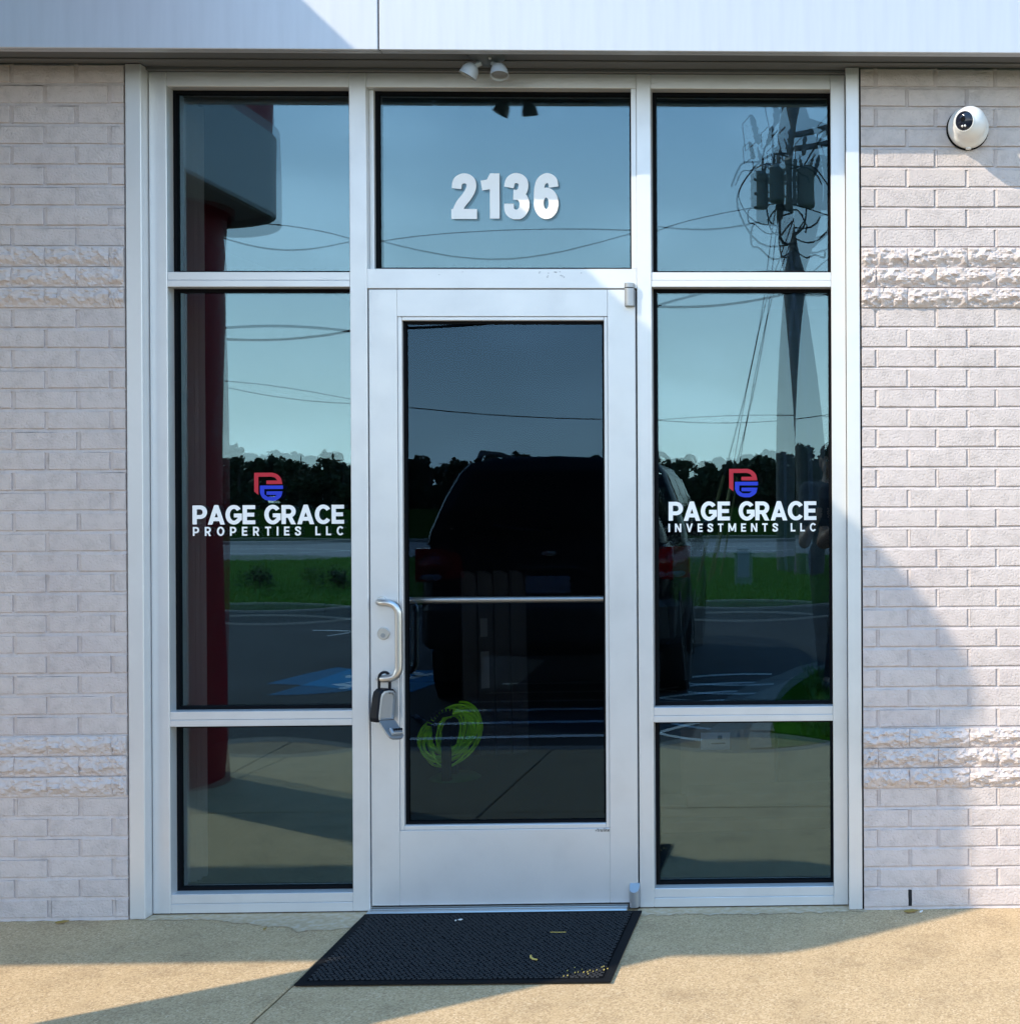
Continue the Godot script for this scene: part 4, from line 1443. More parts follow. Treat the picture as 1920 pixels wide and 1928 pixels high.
# ------------------------------------------------------------------ behind the glass
func interior() -> void:
	var r := thing("lobby", "dim lobby behind the glass with dark floor and grey walls", "room")
	r.set_meta("kind", "structure")
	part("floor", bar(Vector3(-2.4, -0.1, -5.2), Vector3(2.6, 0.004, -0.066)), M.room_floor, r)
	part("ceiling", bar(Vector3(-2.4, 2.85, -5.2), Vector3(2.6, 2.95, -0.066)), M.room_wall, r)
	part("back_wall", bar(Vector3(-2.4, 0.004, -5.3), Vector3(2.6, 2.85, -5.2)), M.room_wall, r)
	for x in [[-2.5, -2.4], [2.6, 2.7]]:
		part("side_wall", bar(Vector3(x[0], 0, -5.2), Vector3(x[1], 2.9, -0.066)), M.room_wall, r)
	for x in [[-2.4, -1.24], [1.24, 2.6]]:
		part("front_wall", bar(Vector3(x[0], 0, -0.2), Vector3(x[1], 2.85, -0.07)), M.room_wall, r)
	var b := thing("vertical_blind", "stack of pale vertical blind vanes inside the left pane", "blind", Vector3(-1.165, 0, -0.15))
	part("headrail", bar(Vector3(-0.05, 2.79, -0.02), Vector3(0.62, 2.83, 0.02)), M.blind_vane, b)
	for k in 5:
		var mb := MB.new()
		mb.box(Vector3(-0.044, 0.05, -0.0006), Vector3(0.044, 2.79, 0.0006), 0.0, Transform3D(Basis(Vector3.UP, 0.14 + 0.05 * k), Vector3(0.0 + 0.006 * (k % 2), 0, -0.018 * k)))
		part("vane", mb, M.blind_vane, b)
	# green air hose coiled on a small stand
	var h := thing("coiled_hose", "neon green hose coiled on a low stand behind the door glass", "hose", Vector3(-0.765, 0.0, -1.95))
	var st := MB.new()
	st.lathe([Vector2(0.0, 0.02), Vector2(0.10, 0.02), Vector2(0.125, 0.004)], 28)
	part("stand_foot", st, M.moss_plastic, h)
	st = MB.new()
	st.box(Vector3(-0.022, 0.018, 0.125), Vector3(0.022, 0.235, 0.15), 0.004)
	st.box(Vector3(-0.03, 0.02, -0.03), Vector3(0.01, 0.3, 0.0), 0.004)
	st.tube(PackedVector3Array([Vector3(-0.01, 0.33, -0.01), Vector3(-0.01, 0.36, 0.04), Vector3(0.03, 0.35, 0.06)]), 0.012, 8)
	part("stand_post", st, M.plastic_black, h)
	var hose := MB.new()
	var pts := PackedVector3Array()
	for i in 18 * 36 + 1:
		var a := TAU * i / 36.0
		var turn := i / 36.0
		var wob := 0.019 * sin(turn * 2.4) + 0.006 * sin(turn * 5.1 + a)
		var rx := 0.106 + wob + 0.036 * sin(turn * 1.7)
		var ry := 0.115 + wob * 1.2 + 0.018 * sin(turn * 2.9 + 1.0)
		pts.append(Vector3(rx * sin(a + 0.3) + 0.012 * sin(turn * 3.0), 0.255 + ry * cos(a) - 0.03 * absf(sin(turn * 1.3)), 0.03 + 0.0045 * turn + 0.01 * sin(a * 2.0 + turn)))
	hose.tube(pts, 0.0058, 8)
	part("hose_coil", hose, M.hose_neon, h)
	var fit := MB.new()
	for k in 9:
		var ka := 2.9 - 0.2 * k
		fit.tube(PackedVector3Array([Vector3(0.072 * cos(ka) - 0.004, 0.27 + 0.072 * sin(ka), 0.118), Vector3(0.098 * cos(ka) - 0.004, 0.27 + 0.098 * sin(ka), 0.122)]), 0.006, 6)
	fit.tube(PackedVector3Array([Vector3(-0.06, 0.2, 0.11), Vector3(-0.065, 0.29, 0.115), Vector3(-0.03, 0.335, 0.115), Vector3(0.02, 0.345, 0.11)]), 0.013, 10)
	part("hose_fitting", fit, M.plastic_black, h)
	for k in 4:
		var o := thing("folded_panel", ["first folded grey panel from the left leaning behind the door glass", "second folded grey panel from the left, with two white stickers, behind the door glass", "third folded grey panel from the left leaning behind the door glass", "rightmost folded grey panel leaning behind the door glass"][k], "folded panel", Vector3(-0.87 + k * 0.082, 0.004, -2.45 - 0.02 * k), "folded panels leaning in the lobby")
		o.rotation = Vector3(-0.06, 0.5, 0.0)
		var pm := MB.new()
		var q := PackedVector2Array([Vector2(0, 0), Vector2(0.088, 0), Vector2(0.088, 0.93), Vector2(0.074, 0.985), Vector2(0.04, 1.0), Vector2(0.0, 1.0)])
		pm.prism(q, -0.03, 0.0)
		part("panel", pm, M.board_grey, o)
		pm = MB.new()
		pm.tube(PackedVector3Array([Vector3(0.002, 0.02, 0.003), Vector3(0.002, 0.98, 0.003), Vector3(0.04, 0.996, 0.003), Vector3(0.072, 0.98, 0.003), Vector3(0.086, 0.925, 0.003)]), 0.004, 6)
		part("edge_tube", pm, M.board_grey, o)
		if k == 1:
			part("sticker", bar(Vector3(0.012, 0.64, 0.0005), Vector3(0.05, 0.74, 0.0015)), M.sticker_paper, o)
			part("sticker", bar(Vector3(0.012, 0.36, 0.0005), Vector3(0.056, 0.56, 0.0015)), M.sticker_paper, o)
	# things on the floor behind the right pane
	var bx := thing("cardboard_box", "flat brown cardboard box with a white label on the floor behind the right pane", "box", Vector3(0.66, 0.004, -1.35))
	part("carton", bar(Vector3(-0.22, 0, -0.2), Vector3(0.2, 0.36, 0.1), 0.004), M.cardboard, bx)
	var lab := part("label_sheet", bar(Vector3(-0.13, 0.27, 0.1005), Vector3(0.0, 0.345, 0.102)), M.paper_label, bx)
	var lm := bar(Vector3(-0.055, 0.315, 0.1022), Vector3(-0.035, 0.332, 0.1028))
	lm.box(Vector3(-0.085, 0.293, 0.1022), Vector3(-0.02, 0.3, 0.1028))
	part("label_print", lm, M.plastic_black, lab)
	for k in 3:
		var pl := MB.new()
		pl.box(Vector3(-0.5, 0, -0.1), Vector3(0.5, 0.05, 0.1), 0.004, Transform3D(Basis(Vector3.UP, [0.08, -0.06, 0.12][k]), Vector3.ZERO))
		var o := part("packed_carton", pl, M.cardboard, self)
		o.position = Vector3([0.9, 0.8, 1.0][k], 0.005 + 0.055 * k, -1.0)
		tag(o, ["flat carton at the bottom of the stack behind the right pane", "middle flat carton of the stack behind the right pane", "top flat carton of the stack behind the right pane"][k], "carton", "flat cartons stacked in the lobby")


# ------------------------------------------------------------------ the car park in front, seen in the glass
func ribbon(a: Vector2, b: Vector2, w: float, y: float, mb: MB) -> void:
	var t := (b - a).normalized()
	var n := Vector2(-t.y, t.x) * w / 2
	mb.quad(Vector3(a.x + n.x, y, a.y + n.y), Vector3(b.x + n.x, y, b.y + n.y), Vector3(b.x - n.x, y, b.y - n.y), Vector3(a.x - n.x, y, a.y - n.y), Vector3.UP)


func parking() -> void:
	var p := thing("parking_marking", "white hatched bay lines and a blue accessible bay sign on the asphalt", "parking marking")
	p.set_meta("kind", "structure")
	for z in [3.38, 3.82, 4.34, 4.86, 5.25, 5.68, 6.16]:
		var mb := MB.new()
		ribbon(Vector2(-1.62, z - 0.06), Vector2(0.62, z + 0.06), 0.085, -0.146, mb)
		part("stripe", mb, M.road_paint, p)
	for e in [[Vector2(-1.62, 2.83), Vector2(-1.25, 3.3)], [Vector2(-4.8, 10.1), Vector2(-3.5, 10.9)]]:
		var mb := MB.new()
		ribbon(e[0], e[1], 0.1, -0.1455, mb)
		part("bay_line", mb, M.road_paint, p)
	var t := Transform3D(Basis(Vector3.UP, 0.12), Vector3(-2.8, 0, 6.4))
	var sq := MB.new()
	sq.quad(t * Vector3(-0.62, -0.146, -0.6), t * Vector3(0.62, -0.146, -0.6), t * Vector3(0.62, -0.146, 0.6), t * Vector3(-0.62, -0.146, 0.6), Vector3.UP)
	part("blue_square", sq, M.paint_blue, p)
	var ic := MB.new()
	for s in [[arc(0.02, 0.18, 0.27, 0.27, -40, 215, 18), 0.075], [line([Vector2(-0.05, -0.28), Vector2(-0.02, 0.08), Vector2(0.22, 0.08), Vector2(0.34, 0.36), Vector2(0.44, 0.33)]), 0.085], [line([Vector2(-0.03, -0.08), Vector2(0.18, -0.08)]), 0.07], [line([Vector2(-0.08, -0.47), Vector2(-0.02, -0.35)]), 0.12]]:
		for poly in Geometry2D.offset_polyline(s[0] * Transform2D().scaled(Vector2(1, 1)), s[1] / 2, Geometry2D.JOIN_MITER, Geometry2D.END_BUTT):
			ic.prism(poly, -0.1445, -0.1425, t * Transform3D(Basis(Vector3.RIGHT, Vector3.BACK, Vector3.UP), Vector3.ZERO), false)
	part("wheelchair_sign", ic, M.road_paint, p)
	# planted island at the right
	var path: Array = [Vector2(0.62, 2.82), Vector2(0.57, 3.6), Vector2(0.6, 4.5), Vector2(0.74, 5.4), Vector2(1.05, 6.2), Vector2(1.6, 6.9), Vector2(2.4, 7.3), Vector2(3.6, 7.4)]
	var fine := curve(path, 4)
	var isl := thing("planted_island", "kerbed island of grass beside the bay lines, right of the entrance", "traffic island")
	isl.set_meta("kind", "structure")
	var gut := MB.new()
	var kb := MB.new()
	var inside := PackedVector2Array()
	for i in fine.size():
		var tt := (fine[mini(i + 1, fine.size() - 1)] - fine[maxi(i - 1, 0)]).normalized()
		var nn := Vector2(-tt.y, tt.x)
		inside.append(fine[i] - nn * 0.15)
		if i == 0:
			continue
		var ts := (fine[i] - fine[maxi(i - 2, 0)]).normalized()
		var a := fine[i - 1]
		var b := fine[i]
		var na := Vector2(-ts.y, ts.x)
		gut.quad(Vector3(a.x, -0.143, a.y), Vector3(b.x, -0.143, b.y), Vector3(b.x + nn.x * 0.32, -0.143, b.y + nn.y * 0.32), Vector3(a.x + na.x * 0.32, -0.143, a.y + na.y * 0.32), Vector3.UP)
		kb.quad(Vector3(a.x, -0.143, a.y), Vector3(b.x, -0.143, b.y), Vector3(b.x - nn.x * 0.03, 0.0, b.y - nn.y * 0.03), Vector3(a.x - na.x * 0.03, 0.0, a.y - na.y * 0.03), Vector3(na.x, 0.2, na.y))
		kb.quad(Vector3(a.x - na.x * 0.03, 0.0, a.y - na.y * 0.03), Vector3(b.x - nn.x * 0.03, 0.0, b.y - nn.y * 0.03), Vector3(b.x - nn.x * 0.16, 0.0, b.y - nn.y * 0.16), Vector3(a.x - na.x * 0.16, 0.0, a.y - na.y * 0.16), Vector3.UP)
	part("gutter", gut, M.kerb_concrete, isl)
	part("kerb_edge", kb, M.kerb_concrete, isl)
	inside.append(Vector2(7.0, 7.25))
	inside.append(Vector2(7.0, 2.82))
	var lawn := MB.new()
	lawn.prism(inside, -0.03, -0.004, Transform3D(Basis(Vector3.RIGHT, Vector3.BACK, Vector3.UP), Vector3.ZERO), false)
	part("lawn", lawn, M.turf, isl)
	tufts("grass_tufts", 2600, Vector2(0.95, 2.9), Vector2(4.5, 7.5), -0.005, 0.09, inside)
	tufts("grass_tufts", 34000, Vector2(-15, 12.25), Vector2(7, 26.1), -0.02, 0.075, PackedVector2Array())


func tufts(called: String, n: int, lo: Vector2, hi: Vector2, y: float, h: float, within: PackedVector2Array) -> void:
	var mb := MB.new()
	for k in 5:
		var a := TAU * k / 5.0 + 0.4 * k
		var d := Vector3(cos(a), 0, sin(a))
		var s := Vector3(-d.z, 0, d.x) * 0.006
		mb.flat(d * 0.012 - s, d * 0.012 + s, d * (0.03 + 0.01 * (k % 3)) + Vector3.UP * (0.7 + 0.15 * (k % 3)), d + Vector3.UP * 0.3)
	var where: Array = []
	while where.size() < n:
		var p := Vector2(rng.randf_range(lo.x, hi.x), rng.randf_range(lo.y, hi.y))
		if within.size() and not Geometry2D.is_point_in_polygon(p, within):
			continue
		where.append(Transform3D(Basis(Vector3.UP, rng.randf() * TAU).scaled(Vector3(1.8, h * rng.randf_range(0.6, 1.3), 1.8)), Vector3(p.x, y, p.y)))
	var mm := MultiMesh.new()
	mm.transform_format = MultiMesh.TRANSFORM_3D
	mm.instance_count = n
	mm.mesh = mb.mesh()
	for i in n:
		mm.set_instance_transform(i, where[i])
	var o := MultiMeshInstance3D.new()
	o.name = numbered(called, self)
	o.multimesh = mm
	o.material_override = M.grass_blade
	add_child(o, true)
	o.set_meta("kind", "stuff")


func suv() -> void:
	var s := thing("parked_suv", "black sport utility vehicle parked facing away, mirrored in the door glass", "car", Vector3(-0.93, -0.15, 4.75))
	s.rotation.y = -0.075
	var half := [Vector2(0.80, 0.40), Vector2(0.90, 0.44), Vector2(0.94, 0.52), Vector2(0.955, 0.72), Vector2(0.957, 0.95), Vector2(0.948, 1.10), Vector2(0.92, 1.22), Vector2(0.80, 1.26), Vector2(0.0, 1.285)]
	var rear := func(y: float) -> float:
		if y < 0.72:
			return lerpf(0.10, 0.0, clampf((y - 0.40) / 0.2, 0, 1))
		return lerpf(0.0, 0.13, pow((y - 0.72) / 0.56, 1.5))
	var g: Array = []
	for st in [[0.0, 0.87], [0.03, 0.925], [0.09, 0.965], [0.2, 0.99], [0.5, 1.0], [1.6, 1.0], [3.2, 1.0], [4.1, 0.985], [4.5, 0.94], [4.68, 0.86]]:
		var row := PackedVector3Array()
		var left: Array = []
		for p in half:
			var y: float = p.y
			if st[0] > 3.3 and y > 0.95:
				y = lerpf(y, 0.95 + (y - 0.95) * 0.45, clampf((st[0] - 3.3) / 1.2, 0, 1))
			row.append(Vector3(p.x * st[1], y, st[0] + rear.call(y) * (1.0 - st[0] / 4.7)))
		for i in range(half.size() - 2, -1, -1):
			row.append(row[i] * Vector3(-1, 1, 1))
		g.append(row)
	var mb := MB.new()
	mb.sheet(g, Vector3.ZERO, true)
	# closing the tail and the nose
	for e in [0, g.size() - 1]:
		var cap: Array = []
		var h := half.size() - 1
		for j in h + 1:
			var r := PackedVector3Array()
			var a: Vector3 = g[e][j]
			for i in 9:
				var t := -1.0 + 0.25 * i
				r.append(Vector3(a.x * t, a.y, a.z - 0.015 * (1 - t * t) * (1 if e == 0 else -1)))
			cap.append(r)
		mb.sheet(cap, Vector3(0, 0, -1 if e == 0 else 1))
	# upper body
	var top := [Vector2(0.925, 1.215), Vector2(0.905, 1.30), Vector2(0.82, 1.53), Vector2(0.725, 1.74), Vector2(0.66, 1.815), Vector2(0.5, 1.855), Vector2(0.0, 1.875)]
	var back := func(y: float) -> float: return 0.115 + 0.05 * (y - 1.2) + 0.62 * pow(maxf(y - 1.2, 0.0), 1.9)
	var front := func(y: float) -> float: return 3.45 - 1.55 * (y - 1.2)
	g = []
	for st in [[0.0, 0.955], [0.02, 0.985], [0.08, 1.0], [0.5, 1.0], [0.92, 0.99], [1.0, 0.96]]:
		var row := PackedVector3Array()
		for p in top:
			row.append(Vector3(p.x * st[1], p.y, lerpf(back.call(p.y), front.call(p.y), st[0])))
		for i in range(top.size() - 2, -1, -1):
			row.append(row[i] * Vector3(-1, 1, 1))
		g.append(row)
	mb.sheet(g, Vector3(0, 1, 0))
	for e in [0, g.size() - 1]:
		var cap: Array = []
		for j in top.size():
			var r := PackedVector3Array()
			var a: Vector3 = g[e][j]
			for i in 9:
				var t := -1.0 + 0.25 * i
				r.append(Vector3(a.x * t, a.y, a.z - 0.03 * (1 - t * t) * (1 if e == 0 else -1)))
			cap.append(r)
		mb.sheet(cap, Vector3(0, 0, -1 if e == 0 else 1))
	part("body", mb, M.car_paint, s)
	var wide := func(y: float) -> float:
		for i in top.size() - 1:
			if y <= top[i + 1].y:
				return lerpf(top[i].x, top[i + 1].x, clampf((y - top[i].y) / (top[i + 1].y - top[i].y), 0, 1))
		return 0.0
	var rw: Array = []
	for j in 8:
		var y := 1.27 + 0.49 * j / 7.0
		var r := PackedVector3Array()
		for i in 11:
			var t := -1.0 + 0.2 * i
			r.append(Vector3(t * (wide.call(y) * 0.955 - 0.075), y, back.call(y) - 0.03 * (1 - t * t) - 0.008))
		rw.append(r)
	mb = MB.new()
	mb.sheet(rw, Vector3(0, 0.3, -1))
	part("rear_window", mb, M.car_glass, s)
	for sd in [-1.0, 1.0]:
		for w in [[0.42, 1.25, 0.5], [1.32, 2.2, 0.0], [2.28, 3.2, -0.9]]:
			var q: Array = []
			for j in 6:
				var y := 1.26 + 0.47 * j / 5.0
				var r := PackedVector3Array()
				var a: float = w[0] + (w[2] * 0.45 * (y - 1.26) if w[2] > 0 else 0.0)
				var b: float = w[1] + (w[2] * 1.6 * (y - 1.26) if w[2] < 0 else 0.0)
				for z in [a, (a + b) / 2, b]:
					r.append(Vector3(sd * (wide.call(y) + 0.005), y, z))
				q.append(r)
			mb = MB.new()
			mb.sheet(q, Vector3(sd, 0.2, 0))
			part("side_window", mb, M.car_glass, s)
		mb = MB.new()
		var tl := [Vector2(0.60, 0.97), Vector2(0.955, 0.95), Vector2(0.955, 1.19), Vector2(0.78, 1.19), Vector2(0.64, 1.15)]
		var poly := PackedVector2Array()
		for p in tl:
			poly.append(Vector2(p.x * sd, p.y))
		mb.prism(poly, 0.24, 0.035, Transform3D())
		mb.ball(Vector3(0.82 * sd, 1.07, 0.045), Vector3(0.13, 0.1, 0.03), 16, 8)
		var tail := part("tail_light", mb, M.lamp_red, s)
		mb = MB.new()
		mb.ball(Vector3(0.84 * sd, 0.985, 0.04), Vector3(0.085, 0.028, 0.028), 14, 8)
		part("reversing_lens", mb, M.plate_face, tail)
		mb = MB.new()
		mb.ball(Vector3(1.06 * sd, 1.27, 3.02), Vector3(0.12, 0.085, 0.07), 14, 10)
		mb.tube(PackedVector3Array([Vector3(0.9 * sd, 1.24, 3.05), Vector3(1.02 * sd, 1.25, 3.03)]), 0.025, 8)
		part("wing_mirror", mb, M.car_paint, s)
		mb = MB.new()
		mb.tube(PackedVector3Array([Vector3(0.62 * sd, 1.845, 0.62), Vector3(0.62 * sd, 1.91, 0.75), Vector3(0.62 * sd, 1.925, 1.5), Vector3(0.62 * sd, 1.91, 2.2), Vector3(0.62 * sd, 1.85, 2.36)]), 0.022, 10)
		part("roof_rail", mb, M.car_plastic, s)
		for z in [0.98, 3.72]:
			var turn := Transform3D(Basis(Vector3.BACK, -PI / 2 * sd), Vector3(0.72 * sd, 0.365, z))
			mb = MB.new()
			mb.lathe([Vector2(0.22, 0.0), Vector2(0.345, 0.0), Vector2(0.365, 0.03), Vector2(0.365, 0.2), Vector2(0.35, 0.235), Vector2(0.24, 0.245), Vector2(0.22, 0.22)], 36, turn)
			var wh := part("wheel", mb, M.tyre_rubber, s)
			mb = MB.new()
			mb.lathe([Vector2(0.235, 0.235), Vector2(0.21, 0.21), Vector2(0.06, 0.225), Vector2(0.0, 0.23)], 20, turn)
			part("rim", mb, M.zinc_grey, wh)
			mb = MB.new()
			mb.lathe([Vector2(0.0, 0.16), Vector2(0.43, 0.16), Vector2(0.43, 0.242), Vector2(0.36, 0.242)], 36, turn)
			part("arch_liner", mb, M.car_plastic, s)
	part("bumper", bar(Vector3(-0.9, 0.47, -0.05), Vector3(0.9, 0.8, 0.12), 0.05), M.car_plastic, s)
	part("licence_plate", bar(Vector3(-0.16, 0.86, -0.006), Vector3(0.16, 0.985, 0.02), 0.004), M.plate_face, s)
	mb = MB.new()
	mb.tube(PackedVector3Array([Vector3(-0.2, 1.045, 0.03), Vector3(0.2, 1.045, 0.03)]), 0.014, 8)
	part("tailgate_trim", mb, M.car_plastic, s)
	mb = MB.new()
	mb.lathe([Vector2(0.0, 0.0), Vector2(1.0, 0.0), Vector2(0.9, 0.2), Vector2(0.0, 0.3)], 24, Transform3D(Basis(Vector3(0.055, 0, 0), Vector3(0, 0, -0.025), Vector3(0, 0.022, 0)), Vector3(0, 1.15, 0.055)))
	part("tailgate_badge", mb, M.chrome, s)
	part("brake_light", bar(Vector3(-0.13, 1.795, 0.44), Vector3(0.13, 1.82, 0.5), 0.006), M.lamp_red, s)
	mb = MB.new()
	mb.tube(PackedVector3Array([Vector3(0.05, 1.3, 0.075), Vector3(-0.25, 1.33, 0.085), Vector3(-0.42, 1.36, 0.1)]), 0.009, 6)
	part("rear_wiper", mb, M.car_plastic, s)


func wire(label: String, a: Vector3, b: Vector3, low_x: float, low_y: float, k: float, r: float) -> void:
	var pts := PackedVector3Array()
	for i in 41:
		var t := i / 40.0
		var x := lerpf(a.x, b.x, t)
		pts.append(Vector3(x, low_y + k * (x - low_x) * (x - low_x), lerpf(a.z, b.z, t)))
	var mb := MB.new()
	mb.tube(pts, r, 6)
	tag(part("power_line", mb, M.cable_black, self), label, "power line")


func utility_pole() -> void:
	var p := thing("utility_pole", "tall grey utility pole with transformers and looped cables on the verge", "utility pole", Vector3(0.47, -0.02, 18.8))
	var mb := MB.new()
	mb.lathe([Vector2(0.225, -0.3), Vector2(0.215, 3.0), Vector2(0.19, 7.0), Vector2(0.15, 12.2), Vector2(0.0, 12.25)], 20)
	part("shaft", mb, M.pole_steel, p)
	mb = MB.new()
	mb.tube(PackedVector3Array([Vector3(0.0, 0.0, -0.28), Vector3(-0.02, 0.55, -0.24), Vector3(0.0, 0.75, -0.215), Vector3(0.0, 3.2, -0.21), Vector3(0.0, 6.2, -0.19)]), 0.035, 8)
	part("cable_guard", mb, M.plate_face, p)
	var spots := [Vector3(-0.56, 6.75, -0.1), Vector3(-0.12, 6.8, -0.5), Vector3(0.5, 6.85, -0.05)]
	for q in spots:
		mb = MB.new()
		mb.lathe([Vector2(0.0, -0.02), Vector2(0.17, 0.0), Vector2(0.2, 0.05), Vector2(0.2, 0.72), Vector2(0.215, 0.74), Vector2(0.2, 0.78), Vector2(0.1, 0.84), Vector2(0.0, 0.85)], 22, Transform3D(Basis(), q))
		for k in 3:
			mb.tube(PackedVector3Array([q + Vector3(-0.19, 0.2 + 0.2 * k, -0.06), q + Vector3(-0.22, 0.2 + 0.2 * k, -0.1)]), 0.02, 6)
		var tr := part("transformer", mb, M.transformer_grey, p)
		for k in [-0.09, 0.09]:
			mb = MB.new()
			mb.lathe([Vector2(0.03, 0.0), Vector2(0.05, 0.04), Vector2(0.028, 0.06), Vector2(0.05, 0.1), Vector2(0.026, 0.12), Vector2(0.045, 0.16), Vector2(0.02, 0.2), Vector2(0.012, 0.3), Vector2(0.0, 0.3)], 12, Transform3D(Basis(Vector3.BACK, -k * 3.0), q + Vector3(k, 0.8, 0)))
			part("bushing", mb, M.porcelain, tr)
	mb = MB.new()
	for y in [6.92, 7.38]:
		mb.box(Vector3(-0.62, y, -0.06), Vector3(0.6, y + 0.09, 0.02), 0.01)
		mb.box(Vector3(-0.16, y, -0.45), Vector3(-0.06, y + 0.09, 0.0), 0.01)
	mb.box(Vector3(0.2, 6.85, -0.1), Vector3(0.29, 7.85, -0.02), 0.01)
	part("bracket", mb, M.transformer_grey, p)
	for e in [[8.35, 0.1, 1.7], [8.05, 0.1, 1.3], [9.5, -1.25, 1.25]]:
		part("crossarm", bar(Vector3(e[1], e[0], -0.06), Vector3(e[2], e[0] + 0.1, 0.06), 0.01), M.pole_steel, p)
	for q in [Vector3(-0.35, 8.4, -0.2), Vector3(-0.2, 7.95, -0.25), Vector3(0.42, 8.1, -0.2), Vector3(0.85, 8.42, -0.1), Vector3(1.25, 8.42, -0.1), Vector3(0.75, 7.7, -0.1), Vector3(-0.75, 8.1, -0.1), Vector3(-1.2, 9.62, 0), Vector3(1.2, 9.62, 0), Vector3(0.0, 12.2, 0)]:
		mb = MB.new()
		mb.lathe([Vector2(0.02, -0.22), Vector2(0.045, -0.2), Vector2(0.06, -0.1), Vector2(0.035, -0.08), Vector2(0.06, 0.0), Vector2(0.035, 0.02), Vector2(0.055, 0.1), Vector2(0.025, 0.18), Vector2(0.0, 0.2)], 12, Transform3D(Basis(Vector3.BACK, 0.25 * sin(q.x * 7.0)), q))
		mb.tube(PackedVector3Array([q + Vector3(0, -0.2, 0), q + Vector3(-0.16, -0.32, 0.03), q + Vector3(-0.2, 0.05, 0.02), q + Vector3(-0.05, 0.19, 0)]), 0.012, 5)
		part("insulator", mb, M.transformer_grey, p)
	# cables looped round the transformers
	for e in [[-0.05, 7.0, 0.98, 0.72, -0.3, 20.0, 330.0], [0.25, 6.9, 0.9, 0.78, -0.15, -120.0, 110.0], [-0.25, 7.15, 0.85, 0.5, -0.45, 10.0, 175.0], [-0.2, 6.5, 0.62, 0.36, -0.4, 150.0, 380.0], [0.05, 6.35, 0.42, 0.3, -0.55, -30.0, 240.0], [0.35, 6.2, 0.45, 0.42, -0.3, 120.0, 330.0]]:
		var a := arc(e[0], e[1], e[2], e[3], e[5], e[6], 28)
		var pts := PackedVector3Array()
		for i in a.size():
			pts.append(Vector3(a[i].x, a[i].y + 0.04 * sin(i * 0.9), e[4] + 0.05 * sin(i * 0.5)))
		mb = MB.new()
		mb.tube(pts, 0.016, 6)
		part("looped_cable", mb, M.cable_black, p)
	for e in [[Vector3(-0.4, 6.72, -0.3), Vector3(-0.3, 6.35, -0.4), Vector3(0.1, 6.25, -0.35), Vector3(0.15, 5.95, -0.25)], [Vector3(-0.05, 6.75, -0.6), Vector3(0.1, 6.4, -0.55), Vector3(-0.15, 6.1, -0.4), Vector3(0.05, 5.9, -0.25)], [Vector3(0.5, 6.8, -0.1), Vector3(0.4, 6.4, -0.25), Vector3(0.1, 6.1, -0.3)], [Vector3(-0.5, 7.6, -0.1), Vector3(-0.45, 8.1, -0.2), Vector3(-0.2, 8.5, -0.15)], [Vector3(0.45, 7.7, -0.05), Vector3(0.7, 8.1, -0.1), Vector3(0.9, 8.4, -0.1)]]:
		mb = MB.new()
		var pts := PackedVector3Array()
		for i in e.size() - 1:
			for t in 5:
				pts.append(e[i].cubic_interpolate(e[i + 1], e[maxi(i - 1, 0)], e[mini(i + 2, e.size() - 1)], t / 5.0))
		pts.append(e[-1])
		mb.tube(pts, 0.02, 6)
		part("drop_cable", mb, M.cable_black, p)
	for e in [[Vector3(0.30, 6.9, 18.75), Vector3(-1.02, 0.0, 17.1), "left guy wire staying the utility pole, with a yellow guard"], [Vector3(0.38, 6.9, 18.75), Vector3(-0.86, 0.0, 17.0), "right guy wire staying the utility pole, with a yellow guard"]]:
		var gy := thing("guy_wire", e[2], "guy wire")
		mb = MB.new()
		mb.tube(PackedVector3Array([e[0], e[1]]), 0.011, 6)
		part("strand", mb, M.cable_black, gy)
		mb = MB.new()
		mb.tube(PackedVector3Array([e[1], e[1].lerp(e[0], 0.26)]), 0.022, 8)
		part("guard", mb, M.guard_plastic, gy)
	for e in [[Vector3(-13.5, -0.02, 18.9), "plain grey utility pole behind the red column, left on the verge"], [Vector3(-32, -0.1, 46), "far utility pole across the road at the left end of the far wire"], [Vector3(22, -0.1, 46), "far utility pole across the road at the right end of the far wire"]]:
		var q := thing("utility_pole", e[1], "utility pole", e[0])
		mb = MB.new()
		mb.lathe([Vector2(0.16, -0.3), Vector2(0.1, 9.5), Vector2(0.0, 9.55)], 14)
		part("shaft", mb, M.bark, q)
	wire("upper sagging power line from the transformer pole, crossing the transom glass", Vector3(-13.5, 0, 18.75), Vector3(0.47, 0, 18.6), -6.0, 6.18, 0.0163, 0.014)
	wire("lower thick power line from the transformer pole, crossing the side panes", Vector3(-13.5, 0, 18.75), Vector3(0.47, 0, 18.6), -10.0, 4.5, 0.0079, 0.026)
	wire("thin far power line across the road above the woods", Vector3(-32, 0, 46), Vector3(22, 0, 46), -5.0, 4.65, 0.0045, 0.022)
	wire("upper power line leaving the transformer pole to the right", Vector3(0.47, 0, 18.6), Vector3(16, 0, 18.9), 8.0, 6.1, 0.0135, 0.014)
	wire("lower power line leaving the transformer pole to the right", Vector3(0.47, 0, 18.6), Vector3(16, 0, 18.9), 8.5, 4.6, 0.011, 0.026)
	var end := thing("utility_pole", "plain grey utility pole right of the transformer pole on the verge", "utility pole", Vector3(16, -0.02, 18.9))
	mb = MB.new()
	mb.lathe([Vector2(0.16, -0.3), Vector2(0.1, 9.5), Vector2(0.0, 9.55)], 14)
	part("shaft", mb, M.bark, end)


